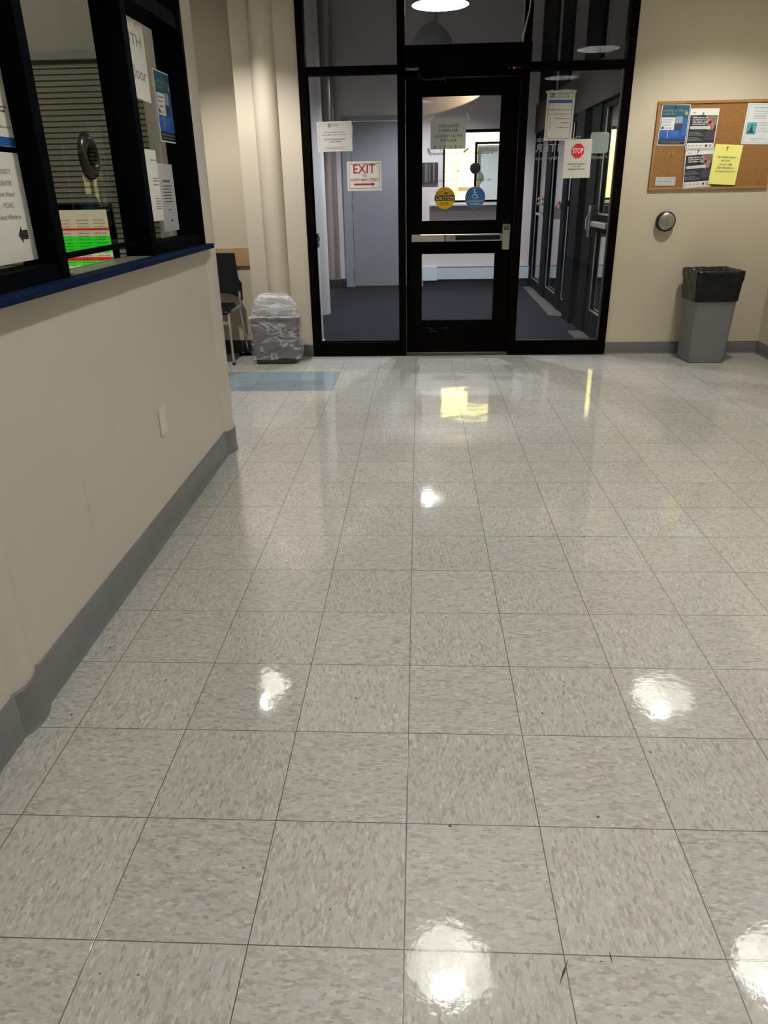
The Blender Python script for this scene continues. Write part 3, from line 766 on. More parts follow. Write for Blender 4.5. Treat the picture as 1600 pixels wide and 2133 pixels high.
def sticker(name, label, cx, cz, rad, m, group=None):
    r = thing(name, label, 'sticker', (cx, YP-.001, cz), 0, group)
    MB().disc(0, 0, rad, 0).build('disc', m, r)
    return r
r = sticker('round_sticker', 'round yellow automatic door caution sticker on the door glass', .2335, 1.2715, .0835, mat('sticker_yellow', (.58, .36, .012), .4))
MB().poly([(.0835*math.cos(a), .0835*math.sin(a)) for a in [math.radians(x) for x in (-14, -7, 0, 7, 14, 166, 173, 180, 187, 194)]], -.0006).build('black_band', INK, r)
MB().text('AUTOMATIC', 0, .037, .135, .026, -.0006, bold=.02).text('DOOR', 0, -.042, .066, .022, -.0006, bold=.03).scrib(-.02, .02, .063, .006, -.0006, 2).build('black_lettering', INK, r)
MB().text('CAUTION', 0, 0, .145, .028, -.0012, bold=.02).build('yellow_lettering', mat('cream_ink', (.62, .50, .25), .5), r)
r = sticker('round_sticker', 'round blue accessible door sticker on the door glass', .479, 1.272, .0815, mat('sticker_blue', (.03, .12, .28), .4))
MB().ring(0, 0, .0795, .0825, -.0006).build('rim', mat('rim_pale', (.3, .42, .52), .5), r)
g = MB().disc(-.006, .056, .0075, -.0006, 16)
def bar2(g, a, b, wd, y=-.0006):
    a = Vector(a); b = Vector(b); d = (b-a).normalized(); n = Vector((-d.y, d.x))*wd
    g.poly([tuple(a-n), tuple(b-n), tuple(b+n), tuple(a+n)], y)
bar2(g, (-.006, .046), (-.004, .020), .0035); bar2(g, (-.005, .036), (.012, .036), .0028); bar2(g, (-.004, .020), (.013, .020), .0035)
bar2(g, (.013, .021), (.021, -.002), .0035); bar2(g, (.019, -.002), (.028, .002), .0028)
g.ring(-.003, .009, .0155, .0200, -.0006, 30, math.radians(120), math.radians(385))
g.build('wheelchair_symbol', mat('sticker_white', (.66, .70, .72), .5), r)
MB().text('ACTIVATE SWITCH', 0, -.028, .125, .016, -.0006, bold=.02).text('TO OPERATE', 0, -.050, .090, .016, -.0006, bold=.02).scrib(-.02, .02, .071, .005, -.0006, 2).build('white_lettering', MATS['sticker_white'], r)

# ------------------------------------------------------------------ right wall of the lobby
YW = 5.48
ck = thing('cork_board', 'cork notice board in a thin wooden frame on the right-hand wall', 'notice board', (2.31, YW, 1.61))
MB().box(-.452, .452, -.010, 0, -.298, .298).build('cork_panel', cork_mat(), ck)
FR = mat('board_frame_wood', (.30, .15, .055), .5, var=.1, vscale=20)
fr = MB()
fr.box(-.462, .462, -.018, 0, .290, .310).box(-.462, .462, -.018, 0, -.310, -.290).box(-.462, -.442, -.018, 0, -.29, .29).box(.442, .462, -.018, 0, -.29, .29)
fr.build('frame', FR, ck, bevel=.002)
MB().scrib(.375, .41, -.276, .006, -.0105, 3).build('maker_mark', INK, ck)
YC = YW-.012
blue_poster('flyer', 'blue flyer with a white box at the left end of the cork board', (1.984, YC, 1.758), tilt=.022)
def dark_poster(name, label, loc, tilt, yo=0, rows=4):
    w, h = .217, .281
    r = sheet(name, label, 'flyer', loc, w, h, PAPER, 0, tilt)
    MB().rect(-w/2+.006, w/2-.006, -h/2+.006, h/2-.045, Y1).build('dark_field', mat('flyer_dark', (.020, .022, .030), .5), r)
    MB().rect(.02, w/2-.006, .03, h/2-.045, Y2).build('photo_background', mat('photo_olive', (.17, .16, .085), .6), r)
    g = MB()
    g.disc(.062, .022, .026, Y3, 24, .036).disc(.040, .055, .020, Y3, 20)
    g.build('photo_face', mat('photo_skin', (.30, .155, .135), .6), r)
    MB().poly([(.025, -.075), (w/2-.006, -.075), (w/2-.006, -.02), (.075, -.005), (.045, -.01), (.022, -.04)], Y3).build('photo_coat', mat('photo_coat', (.045, .045, .06), .6), r)
    MB().disc(.060, .068, .030, Y2-.0003, 24, .018).build('photo_hair', mat('photo_hair', (.22, .12, .10), .6), r)
    t = MB()
    for i in range(rows): t.scrib(-.085+.002*i, .030-.012*(i % 2), .080-i*.015, .011, Y4, 5+i)
    t.build('white_lettering', WHITE, r)
    MB().rrect(-.094, .056, .000, .020, .008, Y4).rrect(-.100, .100, -.133, -.095, .007, Y3).build('white_panel', PAPER, r)
    t = MB().scrib(-.088, .05, .012, .004, Y4-.0006, 9).scrib(-.088, .04, .006, .003, Y4-.0006, 19)
    for k, x in enumerate((-.088, -.058, -.025, .005)): t.ring(x, -.114, .004, .006, Y4, 12); t.scrib(x+.004, x+.022, -.114, .005, Y4, 80+k)
    t.poly([(.040, -.106), (.040, -.117), (.048, -.126), (.056, -.117), (.056, -.106)], Y4).ring(.078, -.114, .006, .010, Y4, 16)
    t.scrib(-.085, -.06, h/2-.028, .008, Y1, 3)
    t.build('dark_lettering', INK, r)
    t = MB()
    for i, zz in enumerate((-.020, -.031, -.040, -.058, -.068, -.076)): t.scrib(-.095, -.02+.02*(i % 3), zz, .005, Y4, 90+i)
    t.build('pale_lettering', mat('pale_ink', (.35, .35, .36), .6), r)
    return r
dark_poster('flyer', 'dark photo flyer pinned uppermost on the cork board beside the blue flyer', (2.200, YC-.0115, 1.725), .012)
dark_poster('flyer', 'lower dark photo flyer, partly under the yellow sheet', (2.2135, YC-.0075, 1.4535), -.055, rows=3)
r = sheet('paper_notice', 'bright yellow art therapy group sheet pinned on the cork board', 'notice', (2.4165, YC-.0125, 1.474), .210, .282, YEL, tilt=.055, curl=.002)
t = MB().text('ART THERAPY GROUP', 0, .053, .142, .012, -.0045, bold=.01).text('4TH FLOOR', -.005, .028, .070, .012, -.0045, bold=.01).text('11am to 12PM', 0, .003, .095, .012, -.0045, bold=.01)
t.text('EVERY WEDNESDAY', .003, -.022, .130, .012, -.0045, bold=.01).text('W/ DONNA AND JUDITH', .008, -.048, .158, .012, -.0045, bold=.01)
t.build('lettering', INK, r)
r = sheet('paper_notice', 'white yoga notice with a small teal picture at the right of the cork board', 'notice', (2.6255, YC, 1.753), .216, .279, mat('cool_paper', (.66, .72, .72), .5), tilt=.03)
border(r, .216, .279, GINK, .012, .0012)
t = MB().text('Yoga & Meditation', 0, .108, .125, .012, Y1, bold=.015)
for i, zz in enumerate((.084, .068, .058, .048, .038)): t.scrib(-.05, .05, zz, .005, Y1, 40+i)
for i in range(7): t.scrib(-.005, .085, .012-i*.011, .004, Y1, 55+i)
t.scrib(-.05, .06, -.100, .006, Y1, 3).scrib(-.03, .03, -.113, .005, Y1, 4)
t.build('lettering', GINK, r)
MB().rect(-.086, -.014, -.072, .010, Y1).build('teal_picture', mat('picture_teal', (.10, .32, .30), .6), r)
g = MB().disc(-.050, -.012, .0065, Y2, 16).poly([(-.062, -.050), (-.038, -.050), (-.043, -.022), (-.057, -.022)], Y2).poly([(-.078, -.062), (-.022, -.062), (-.034, -.048), (-.066, -.048)], Y2)
g.build('seated_figure', mat('figure_navy', (.02, .04, .09), .6), r)
r = sheet('paper_strip', 'small silvery paper strip pinned at the lower left corner of the cork board', 'paper strip', (1.974, YC, 1.364), .156, .064, mat('strip_grey', (.50, .49, .48), .3), tilt=.02)
MB().scrib(.02, .07, .020, .005, Y1, 3).scrib(-.06, .05, 0, .005, Y1, 4).build('lettering', GINK, r)
for k, (x, z, lb) in enumerate(((1.998, 1.561, 'pushpin stuck alone in bare cork under the blue flyer'), (2.190, 1.832, 'pushpin through the top of the upper dark flyer'),
                   (2.192, 1.575, 'pushpin through the top of the lower dark flyer'), (2.412, 1.596, 'pushpin at the top of the yellow sheet'), (1.982, 1.884, 'pushpin at the top of the blue cork board flyer'))):
    pn = thing('pushpin', lb, 'pushpin', (x, YC-(.016 if k in (1,2,3) else .002), z), group='pushpins on the cork board')
    MB().lathe_y([(0, .016), (.004, .016), (.0042, .013), (.0025, .010), (.0025, .004), (.0048, .002), (.0048, 0), (.0006, 0), (.0006, -.006)], (0, 0, 0), 14).build('head', mat('pin_dark', (.05, .04, .03), .3) if k else mat('pin_clear', (.6, .55, .45), .2), pn, smooth=True)

# push plate
bt = thing('door_push_button', 'round steel push plate in a black ring on the wall below the cork board', 'push button', (2.015, YW, 1.068))
MB().lathe_y([(0, .050), (.060, .050), (.068, .048), (.074, .042), (.076, .034), (.076, 0), (0, 0)], (0, 0, 0), 56).build('ring', mat('button_black', (.010, .010, .012), .3), bt, smooth=True)
MB().lathe_y([(0, .0575), (.045, .0570), (.058, .0545), (.0635, .050), (.0635, .046)], (0, 0, 0), 56).build('plate', mat('button_steel', (.42, .39, .34), .32, metal=.9), bt, smooth=True)
g = MB().disc(-.002, .030, .0035, -.0582, 12); 
bar2(g, (-.002, .025), (-.001, .014), .0018, -.0582); bar2(g, (-.001, .013), (.008, .013), .0018, -.0582); bar2(g, (.008, .013), (.012, .003), .0018, -.0582)
g.ring(-.001, .008, .008, .0105, -.0582, 20, math.radians(120), math.radians(385)); g.scrib(-.022, .022, -.014, .006, -.0582, 2); g.scrib(-.018, .018, -.025, .006, -.0582, 3)
g.build('engraving', mat('engraving_dark', (.12, .10, .08), .5), bt)

# ------------------------------------------------------------------ grey bin with black liner
def sq_ring(hx, hy, r, n=10):
    p = []
    for (cx, cy, a) in ((hx-r, -hy+r, -90), (hx-r, hy-r, 0), (-hx+r, hy-r, 90), (-hx+r, -hy+r, 180)):
        for i in range(n+1):
            t = math.radians(a+90*i/n); p.append((cx+r*math.cos(t), cy+r*math.sin(t)))
    return p
def dens(p, k):                    # subdivide ring
    q = []
    for i in range(len(p)):
        a, b = p[i], p[(i+1) % len(p)]
        d = math.dist(a, b); m = max(1, int(d/k))
        for j in range(m): q.append((a[0]+(b[0]-a[0])*j/m, a[1]+(b[1]-a[1])*j/m))
    return q
def loft(rings, cap0=False, cap1=False):
    n = len(rings[0]); mb = MB(); v = [p for r in rings for p in r]; f = []
    for i in range(len(rings)-1):
        for k in range(n): f.append((i*n+k, i*n+(k+1) % n, (i+1)*n+(k+1) % n, (i+1)*n+k))
    if cap0: f.append(tuple(range(n-1, -1, -1)))
    if cap1: f.append(tuple(range((len(rings)-1)*n, len(rings)*n)))
    return mb.add(v, f)
def resample(p, n):
    q = p+[p[0]]; L = [0]
    for i in range(len(p)): L.append(L[-1]+math.dist(q[i], q[i+1]))
    out = []; j = 0
    for k in range(n):
        s = L[-1]*k/n
        while L[j+1] < s: j += 1
        t = (s-L[j])/(L[j+1]-L[j]+1e-9); out.append((q[j][0]+(q[j+1][0]-q[j][0])*t, q[j][1]+(q[j+1][1]-q[j][1])*t))
    return out
bn = thing('waste_bin', 'tall square grey waste bin with a black liner beside the right wall', 'waste bin', (2.372, 5.235, 0), 0.015)
def bring(h, z, r=.03, n=160): return [(x, y, z) for x, y in resample(sq_ring(h, h, r), n)]
rg = [bring(.134, 0), bring(.143, .006)] + [bring(.143+(.170-.143)*t, .006+.68*t) for t in (.25, .5, .75, 1)] + [bring(.166, .686)] + [bring(.166-(.166-.145)*t, .686-.66*t) for t in (.5, 1)]
loft(rg, True, False).build('body', mat('bin_grey', (.155, .165, .165), .38, bump=.1, bscale=120, spec=.4), bn, smooth=True, crease=50)
n = 320; rings = []
base = resample(sq_ring(1, 1, .16), n)
def lring(h, z, amp, seed, wav=0, sink=0):
    out = []
    for i, (x, y) in enumerate(base):
        d = Vector((x, y)).normalized()
        nz = noise.noise(Vector((x*5, y*5, seed+z*14)))*amp + noise.noise(Vector((x*16+z*40, y*16-z*30, seed)))*amp*.2
        zz = z + wav*noise.noise(Vector((x*4, y*4, seed+9)))
        out.append((x*h+d.x*nz, y*h+d.y*nz, zz))
    return out
for k in range(16):
    t = k/15; z = .488+.215*t
    rings.append(lring(.1705+(.183-.1705)*t+.003*(1 if t > .75 else 0), z, .004, 2.0, .006))
rings.append(lring(.184, .716, .004, 2.0, .008)); rings.append(lring(.174, .720, .005, 2.0, .010)); rings.append(lring(.160, .70, .004, 2.2, .008))
for k in range(10):
    t = (k+1)/10; rings.append(lring(.148-.014*t, .70-.5*t, .006, 5.0))
LN = mat('black_liner', (.003, .003, .003), .26, bump=.25, bscale=18, spec=.3)
# diagonal stretch creases
cr = []
for r_i in rings:
    rr = []
    for (x, y, z) in r_i:
        u = (x+.17)/.34; v_ = (z-.49)/.22
        c = 0
        if y < -.12:
            for (a, b) in ((.15, .55), (.0, .75), (-.25, .95)):
                dd = v_-(a+b*u); c += .0035*math.exp(-(dd*14)**2)
        rr.append((x, y-c, z))
    cr.append(rr)
loft(cr, False, True).build('liner', LN, bn, smooth=True, crease=None)

# ------------------------------------------------------------------ brown bin with a clear bag
b2 = thing('waste_bin', 'small brown waste bin wrapped in a puffed clear plastic bag', 'waste bin', (-1.185, 5.262, 0), 0.03)
def bring2(hx, hy, z, r=.035, n=120): return [(x, y, z) for x, y in resample(sq_ring(hx, hy, r), n)]
rg = [bring2(.165, .085, 0), bring2(.176, .092, .008)] + [bring2(.176+(.200-.176)*t, .092+.018*t, .008+.372*t) for t in (.3, .6, 1)] + [bring2(.196, .106, .380), bring2(.175, .09, .02)]
loft(rg, True, True).build('body', mat('bin_brown', (.060, .042, .036), .4), b2, smooth=True, crease=50)
BAG = film_mat('clear_bag', (.80, .80, .86), .30, .10, bump=1.0, bscale=11)
nt = BAG.node_tree; N = nt.nodes; L = nt.links
tc = N.new('ShaderNodeTexCoord'); mp = N.new('ShaderNodeMapping'); mp.inputs['Rotation'].default_value = (0, -.75, 0); mp.inputs['Scale'].default_value = (3, 3, 9)
L.new(tc.outputs['Object'], mp.inputs[0])
nz = N.new('ShaderNodeTexNoise'); nz.inputs['Scale'].default_value = 1; nz.inputs['Detail'].default_value = 3; nz.inputs['Distortion'].default_value = 1.2
L.new(mp.outputs[0], nz.inputs['Vector'])
a1 = N.new('ShaderNodeMath'); a1.operation = 'SUBTRACT'; a1.inputs[1].default_value = .5; L.new(nz.outputs['Fac'], a1.inputs[0])
a2 = N.new('ShaderNodeMath'); a2.operation = 'ABSOLUTE'; L.new(a1.outputs[0], a2.inputs[0])
mr = N.new('ShaderNodeMapRange'); mr.inputs[1].default_value = 0; mr.inputs[2].default_value = .045; mr.inputs[3].default_value = .60; mr.inputs[4].default_value = .20
L.new(a2.outputs[0], mr.inputs[0])
mxs = [q for q in N if q.type == 'MIX_SHADER'][0]
sz = N.new('ShaderNodeSeparateXYZ'); L.new(tc.outputs['Object'], sz.inputs[0])
m2 = N.new('ShaderNodeMapRange'); m2.inputs[1].default_value = .38; m2.inputs[2].default_value = .42; m2.inputs[3].default_value = 0; m2.inputs[4].default_value = .16
L.new(sz.outputs[2], m2.inputs[0])
ad = N.new('ShaderNodeMath'); ad.operation = 'ADD'; L.new(mr.outputs[0], ad.inputs[0]); L.new(m2.outputs[0], ad.inputs[1])
L.new(ad.outputs[0], mxs.inputs[0])
n = 260
def bagring(hx, hy, z, amp, rc=.06, seed=1.0, wz=0):
    p = resample(sq_ring(hx, hy, min(rc, hx*.95, hy*.95)), n); out = []
    for (x, y) in p:
        d = Vector((x, y)).normalized() if (x or y) else Vector((0, 0))
        q = Vector((x*9, y*9, z*9+seed)); nz = noise.noise(q)*amp + noise.ridged_multi_fractal(Vector((x*7+z*10, y*7, z*7+seed)), 1, 2, 3, 1, 1.5)*amp*.35
        out.append((x+d.x*nz, y+d.y*nz, z+wz*noise.noise(Vector((x*7, y*7, seed+4)))))
    return out
R = []
for k in range(14):
    t = k/13
    R.append(bagring(.213-.006*math.sin(t*PI)+.006*t, .118, .045+.330*t, .007, wz=.035*(1-t)**2))
R.append(bagring(.218, .122, .388, .004)); R.append(bagring(.205, .112, .398, .004)); R.append(bagring(.192, .104, .404, .006))
for k in range(1, 15):
    t = k/14; s = math.cos(t*PI/2)**.62
    R.append(bagring(.188*s+.008, .104*s+.006, .406+.172*math.sin(t*PI/2), .012*s+.002, rc=.10, seed=3.0))
loft(R, False, True).build('bag', BAG, b2, smooth=True, crease=None)

# ------------------------------------------------------------------ chair in the alcove
ch = thing('stacking_chair', 'black plastic chair with chrome legs, half hidden behind the partition', 'chair', (-1.765, 5.36, 0))
PL = mat('chair_plastic', (.005, .005, .006), .45, spec=.15)
v = []; f = []; NX, NY = 16, 12
for i in range(NX+1):
    for j in range(NY+1):
        u = i/NX*2-1; t = j/NY*2-1
        hw = .205+.015*(-t)
        x = u*hw*(1-.08*max(0, abs(t)-.7)/.3); y = t*.20
        z = .452 - .016*(1-u*u)*(1-t*t) - (.020*max(0, (-t-.6)/.4)**2) + .010*max(0, t)**2
        v.append((x, y, z))
for i in range(NX):
    for j in range(NY): f.append((i*(NY+1)+j, (i+1)*(NY+1)+j, (i+1)*(NY+1)+j+1, i*(NY+1)+j+1))
o = MB().add(v, f).build('seat', PL, ch, smooth=True, crease=None)
sm = o.modifiers.new('thickness', 'SOLIDIFY'); sm.thickness = .022; sm.offset = -1
bv = o.modifiers.new('bevel', 'BEVEL'); bv.width = .006; bv.segments = 2
v = []; f = []; NZ = 16
for i in range(NX+1):
    for j in range(NZ+1):
        u = i/NX*2-1; t = j/NZ
        zz = .515-.045*(abs(u)**3)*(1-t)**2*0+ (.035*(1-abs(u)**2))*(1-t)**3*1 + .355*t
        hw = .258 if t < .34 else .258-.030*min(1, (t-.34)/.06)-.018*max(0, (t-.4)/.6)
        x = u*hw; y = .165+.055*t-.0*u - .022*(u*u)*.9 + .012
        v.append((x, y, zz-(.035 if t < .01 else 0)*abs(u)**6))
for i in range(NX):
    for j in range(NZ): f.append((i*(NZ+1)+j, (i+1)*(NZ+1)+j, (i+1)*(NZ+1)+j+1, i*(NZ+1)+j+1))
o = MB().add(v, f).build('backrest', PL, ch, smooth=True, crease=None)
sm = o.modifiers.new('thickness', 'SOLIDIFY'); sm.thickness = .014; sm.offset = 0
bv = o.modifiers.new('bevel', 'BEVEL'); bv.width = .004; bv.segments = 2
for s in (-1, 1):
    lg_ = MB().tube([(s*.195, -.165, .432), (s*.205, -.180, .40), (s*.218, -.207, .004)], [.0115, .0115, .0110]).build('leg', TUBE, ch, smooth=True)
    MB().tube([(s*.2175, -.2065, .020), (s*.218, -.2075, 0)], .0135).build('foot_cap', PL, lg_, smooth=True)
    lg_ = MB().tube([(s*.236, .150, .56), (s*.236, .148, .50), (s*.232, .150, .42), (s*.240, .262, .004)], .0115).build('leg', TUBE, ch, smooth=True)
    MB().tube([(s*.2395, .259, .020), (s*.2402, .263, 0)], .0135).build('foot_cap', PL, lg_, smooth=True)
    MB().tube([(s*.198, -.165, .432), (s*.215, 0, .428), (s*.232, .150, .44)], .010).build('seat_frame', TUBE, ch, smooth=True)
# wooden chair rail on the alcove wall
rl = MB().box(-4.1, -1.415, 5.63, 5.65, .757, .905).build('trim_1', mat('chair_rail_wood', (.40, .25, .135), .45, var=.12, vscale=9), bevel=.002)
struct(rl, 'light wood chair rail along the alcove wall')

# ================================================================== VESTIBULE
struct(MB().box(-1.6, -1.5, 5.76, YF, 0, HC).build('wall_vestibule_left', VWALL))
# far wall with openings for the office window and the grey door
wx0, wx1, wz0, wz1 = .375, 1.262, 1.175, 2.075
dx0, dx1, dz1 = -.945, -.02, 2.225
mb = MB()
for (a, b, c, d) in ((-1.6, dx0, 0, HC), (dx0, dx1, dz1, HC), (dx1, wx0, 0, HC), (wx0, wx1, 0, wz0), (wx0, wx1, wz1, HC), (wx1, 6.5, 0, HC)):
    mb.box(a, b, YF, YF+.12, c, d)
struct(mb.build('wall_vestibule_far', VWALL))
d2 = sroot('door_2', 'blue grey flush door at the far left of the vestibule')
DG = mat('door_blue_grey', (.205, .22, .24), .38, var=.03, vscale=3)
DF = mat('door_frame_grey', (.23, .255, .29), .4)
MB().box(dx0-.125, dx0, YF-.03, YF+.05, 0, dz1+.055).box(dx1, dx1+.06, YF-.03, YF+.05, 0, dz1+.055).box(dx0, dx1, YF-.03, YF+.05, dz1, dz1+.055).build('door_frame', DF, d2, bevel=.003)
MB().box(dx0+.004, dx1-.004, YF-.012, YF+.03, .016, dz1-.008).build('door_leaf', DG, d2, bevel=.002)
for zz in (.21, 1.19, 2.02):
    MB().box(dx0-.012, dx0+.004, YF-.036, YF-.012, zz-.055, zz+.055).tube([(dx0, YF-.040, zz-.055), (dx0, YF-.040, zz+.055)], .008).build('hinge', BRUSH, d2)
struct(MB().box(dx0-.3, dx1+.3, YF+.12, YF+1.4, -.1, 0).build('floor_corridor', mat('corridor_floor', (.5, .48, .42), .4)))
struct(MB().box(dx0-.3, dx1+.1, YF+1.4, YF+1.5, 0, HC).build('wall_corridor', VWALL))
struct(MB().box(dx0-.4, dx0-.3, YF+.12, YF+1.5, 0, HC).build('wall_corridor_left', VWALL))
lt = bpy.data.lights.new('corridor_light', 'POINT'); lt.energy = 60; lt.color = (1, .9, .7); lt.shadow_soft_size = .1
lo = bpy.data.objects.new('corridor_light', lt); COL.objects.link(lo); lo.location = (-.5, YF+.8, 2.4)
cove([(dx0-.125, YF), (-1.5, YF)], .122, 'baseboard_vestibule', BLKBASE)
# round columns
COLM = mat('column_paint', (.52, .53, .55), .35, bump=.1, bscale=60)
struct(MB().lathe([(0, 0), (.135, 0), (.135, HC), (0, HC)], (-1.165, 7.92, 0), 48).build('wall_vestibule_column', COLM, smooth=True), 'round pale column inside the vestibule')
pc = thing('steel_downpipe', 'glossy grey vertical pipe against the far left vestibule wall', 'pipe', (-1.232, YF-.095, 0))
MB().tube([(0, 0, .125), (0, 0, 1.8), (0, 0, HC)], .085, 36).build('pipe', mat('pipe_grey', (.50, .46, .42), .22, metal=.75, bump=.25, bscale=5), pc, smooth=True)
MB().box(-.10, .10, -.088, .095, 0, .125).build('pipe_base', BLKBASE, pc, bevel=.004)
# push-button bollard just behind the left sidelight
bo = thing('button_bollard', 'slim white post with a black button head behind the left sidelight', 'bollard', (-.926, 6.17, 0))
bpst = MB().box(-.020, .020, -.045, .045, .015, .868).build('post', mat('post_white', (.62, .66, .68), .35), bo, bevel=.003)
MB().box(-.006, .006, -.0475, -.044, .12, .86).build('post_slot', mat('slot_grey', (.14, .14, .12), .5), bpst)
MB().prism_y([(-.026, .868), (.028, .868), (.022, .925), (.030, .985), (-.026, .985)], -.050, .050).build('button_head', mat('head_black', (.015, .016, .016), .3), bo, bevel=.006)
hb = MB().lathe([(0, .006), (.022, .006), (.028, .002), (.029, 0)], (0, 0, 0), 24).build('button', CHROME, bo, smooth=True)
hb.location = (.030, 0, .945); hb.rotation_euler = (0, PI/2, 0)
MB().box(-.03, .03, -.055, .055, 0, .016).build('foot', mat('foot_pale', (.5, .53, .55), .35), bo, bevel=.003)

# office window in the far wall, with the lit room behind it
ow = sroot('window_5', 'lit office window in the far vestibule wall')
mb = MB(); y0, y1 = YF-.02, YF+.10
mb.box(wx0-.012, wx0+.015, y0, y1, wz0, wz1).box(wx1-.02, wx1+.012, y0, y1, wz0, wz1).box(wx0-.012, wx1+.012, y0, y1, wz1-.02, wz1+.015).box(wx0-.012, wx1+.012, y0, y1, wz0-.015, wz0+.010)
mb.box(.812, .848, YF+.02, YF+.06, wz0, 1.93).box(.812, wx1, YF+.02, YF+.06, 1.905, 1.935)
mb.build('window_frame', BLACK, ow)
MB().quad((wx0, YF+.04, wz0), (wx1, YF+.04, wz0), (wx1, YF+.04, wz1), (wx0, YF+.04, wz1)).build('pane', GLASS, ow)
MB().box(wx0-.20, wx1+.08, YF-.16, YF, 1.115, 1.150).build('window_sill', mat('sill_pale', (.55, .56, .60), .35), ow, bevel=.004)
dd = MB().lathe_y([(0, .012), (.06, .010), (.072, .006), (.075, 0)], (.820, YF+.018, 1.600), 40).build('speak_through_disc', mat('disc_black', (.01, .01, .012), .3), ow, smooth=True)
YO = 12.6
OY = mat('office_yellow', (.84, .80, .42), .7)
OW = mat('office_white', (.72, .76, .80), .6)
mb = MB().box(.16, 2.6, YO, YO+.1, 0, HC)
struct(mb.build('wall_office_yellow', OY))
struct(MB().box(.06, .16, YF+.12, YO+.1, 0, HC).build('wall_office_side', OY))
struct(MB().box(2.6, 2.7, YF+.12, YO+.1, 0, HC).build('wall_office_right', OW))
struct(MB().box(.06, 2.7, YF+.12, YO+.1, -.1, 0).build('floor_office', MATS['corridor_floor']))
rb = thing('roller_blind', 'white roller blind drawn down behind the right half of the office window', 'blind', (1.06, YF+.16, 0))
MB().box(-.20, .24, 0, .004, 1.16, 1.90).build('fabric', mat('blind_white', (.72, .78, .80), .7), rb)
MB().box(-.20, .24, -.004, .010, 1.15, 1.165).build('bottom_bar', OW, rb)
ds = thing('wall_dispenser', 'white wall dispenser with a brown slot seen through the lit office window', 'dispenser', (.787, YO, 1.33))
dsh = MB().box(-.12, .12, -.10, 0, -.18, .36).build('housing', mat('dispenser_white', (.80, .78, .66), .4), ds, bevel=.01)
MB().box(-.105, .105, -.104, -.098, -.03, .03).build('slot', mat('dispenser_brown', (.18, .12, .06), .5), dsh)
lt = bpy.data.lights.new('office_light', 'POINT'); lt.energy = 330; lt.color = (1, .97, .86); lt.shadow_soft_size = .25
lo = bpy.data.objects.new('office_light', lt); COL.objects.link(lo); lo.location = (.9, 11.3, 2.9)

# wall panel left of the office window
wp = thing('wall_panel', 'dark ribbed panel on the far wall left of the office window', 'panel', (.180, YF, 1.55))
MB().box(-.112, .112, -.05, 0, -.135, .135).build('casing', mat('panel_dark', (.022, .022, .022), .4), wp, bevel=.004)
MB().box(-.075, -.035, -.054, -.048, -.125, .125).box(-.015, .0, -.054, -.048, -.125, .125).box(.04, .065, -.054, -.048, -.125, .125).build('rib', mat('panel_grey', (.10, .10, .098), .4), wp)
# baseboard heater
ht = thing('baseboard_heater', 'long pale metal baseboard heater along the far vestibule wall', 'heater', (0, YF, 0))
HM = mat('heater_enamel', (.50, .58, .62), .35)
MB().prism([(0.29, -.075), (1.66, -.075), (1.66, 0), (.29, 0)], .098, .262).build('front_panel', HM, ht, bevel=.004)
MB().box(.29, 1.66, -.055, 0, .262, .270).box(.29, 1.66, -.070, 0, .270, .284).build('top_cover', mat('heater_top', (.34, .40, .44), .35), ht, bevel=.003)
MB().box(.075, .295, -.085, 0, .085, .290).build('end_cap', mat('heater_cap', (.60, .68, .70), .35), ht, bevel=.004)
MB().box(.09, 1.66, -.055, -.0, 0, .098).build('toe_recess', BLKBASE, ht)

# glazed wall of the vestibule on the right: doors, posts, header, transoms
XV = 1.68
vg = sroot('window_6', 'dark framed glazed side wall of the vestibule')
DK = mat('dark_bronze_frame', (.004, .005, .007), .5, spec=.04)
mb = MB()
posts = [(5.56, 5.72), (6.50, 6.87), (7.05, 7.47), (7.90, 8.15), (9.03, 9.42), (10.28, YF)]
for (a, b) in posts: mb.box(XV-.03, XV+.09, a, b, 0, 2.05)
mb.box(XV-.06, XV+.01, 7.06, 7.46, 0, 2.02)
mb.build('door_posts', DK, vg, bevel=.003)
MB().box(XV-.05, XV+.11, 5.56, YF, 2.02, 2.365).build('header', mat('header_brown', (.026, .023, .021), .5, spec=.05), vg, bevel=.003)
mb = MB()
for (a, b) in [(5.56, 5.95), (6.80, 7.52), (8.38, 8.98), (9.40, YF)]: mb.box(XV-.02, XV+.06, a, b, 2.365, HC)
mb.build('transom_posts', DK, vg, bevel=.003)
mb = MB(); mb.box(XV-.015, XV+.03, 6.87, 7.05, 0, .055)
mb.build('sidelight_sill', DK, vg)
VG = glass_mat('vestibule_glass', (.50, .56, .60), .68)
MB().quad((XV, 5.6, 2.365), (XV, YF, 2.365), (XV, YF, HC), (XV, 5.6, HC)).build('transom_pane', VG, vg)
MB().quad((XV+.005, 6.86, .05), (XV+.005, 7.06, .05), (XV+.005, 7.06, 2.03), (XV+.005, 6.86, 2.03)).build('pane', VG, vg)
BEAD = mat('bright_bead', (.42, .47, .50), .3, metal=.7)
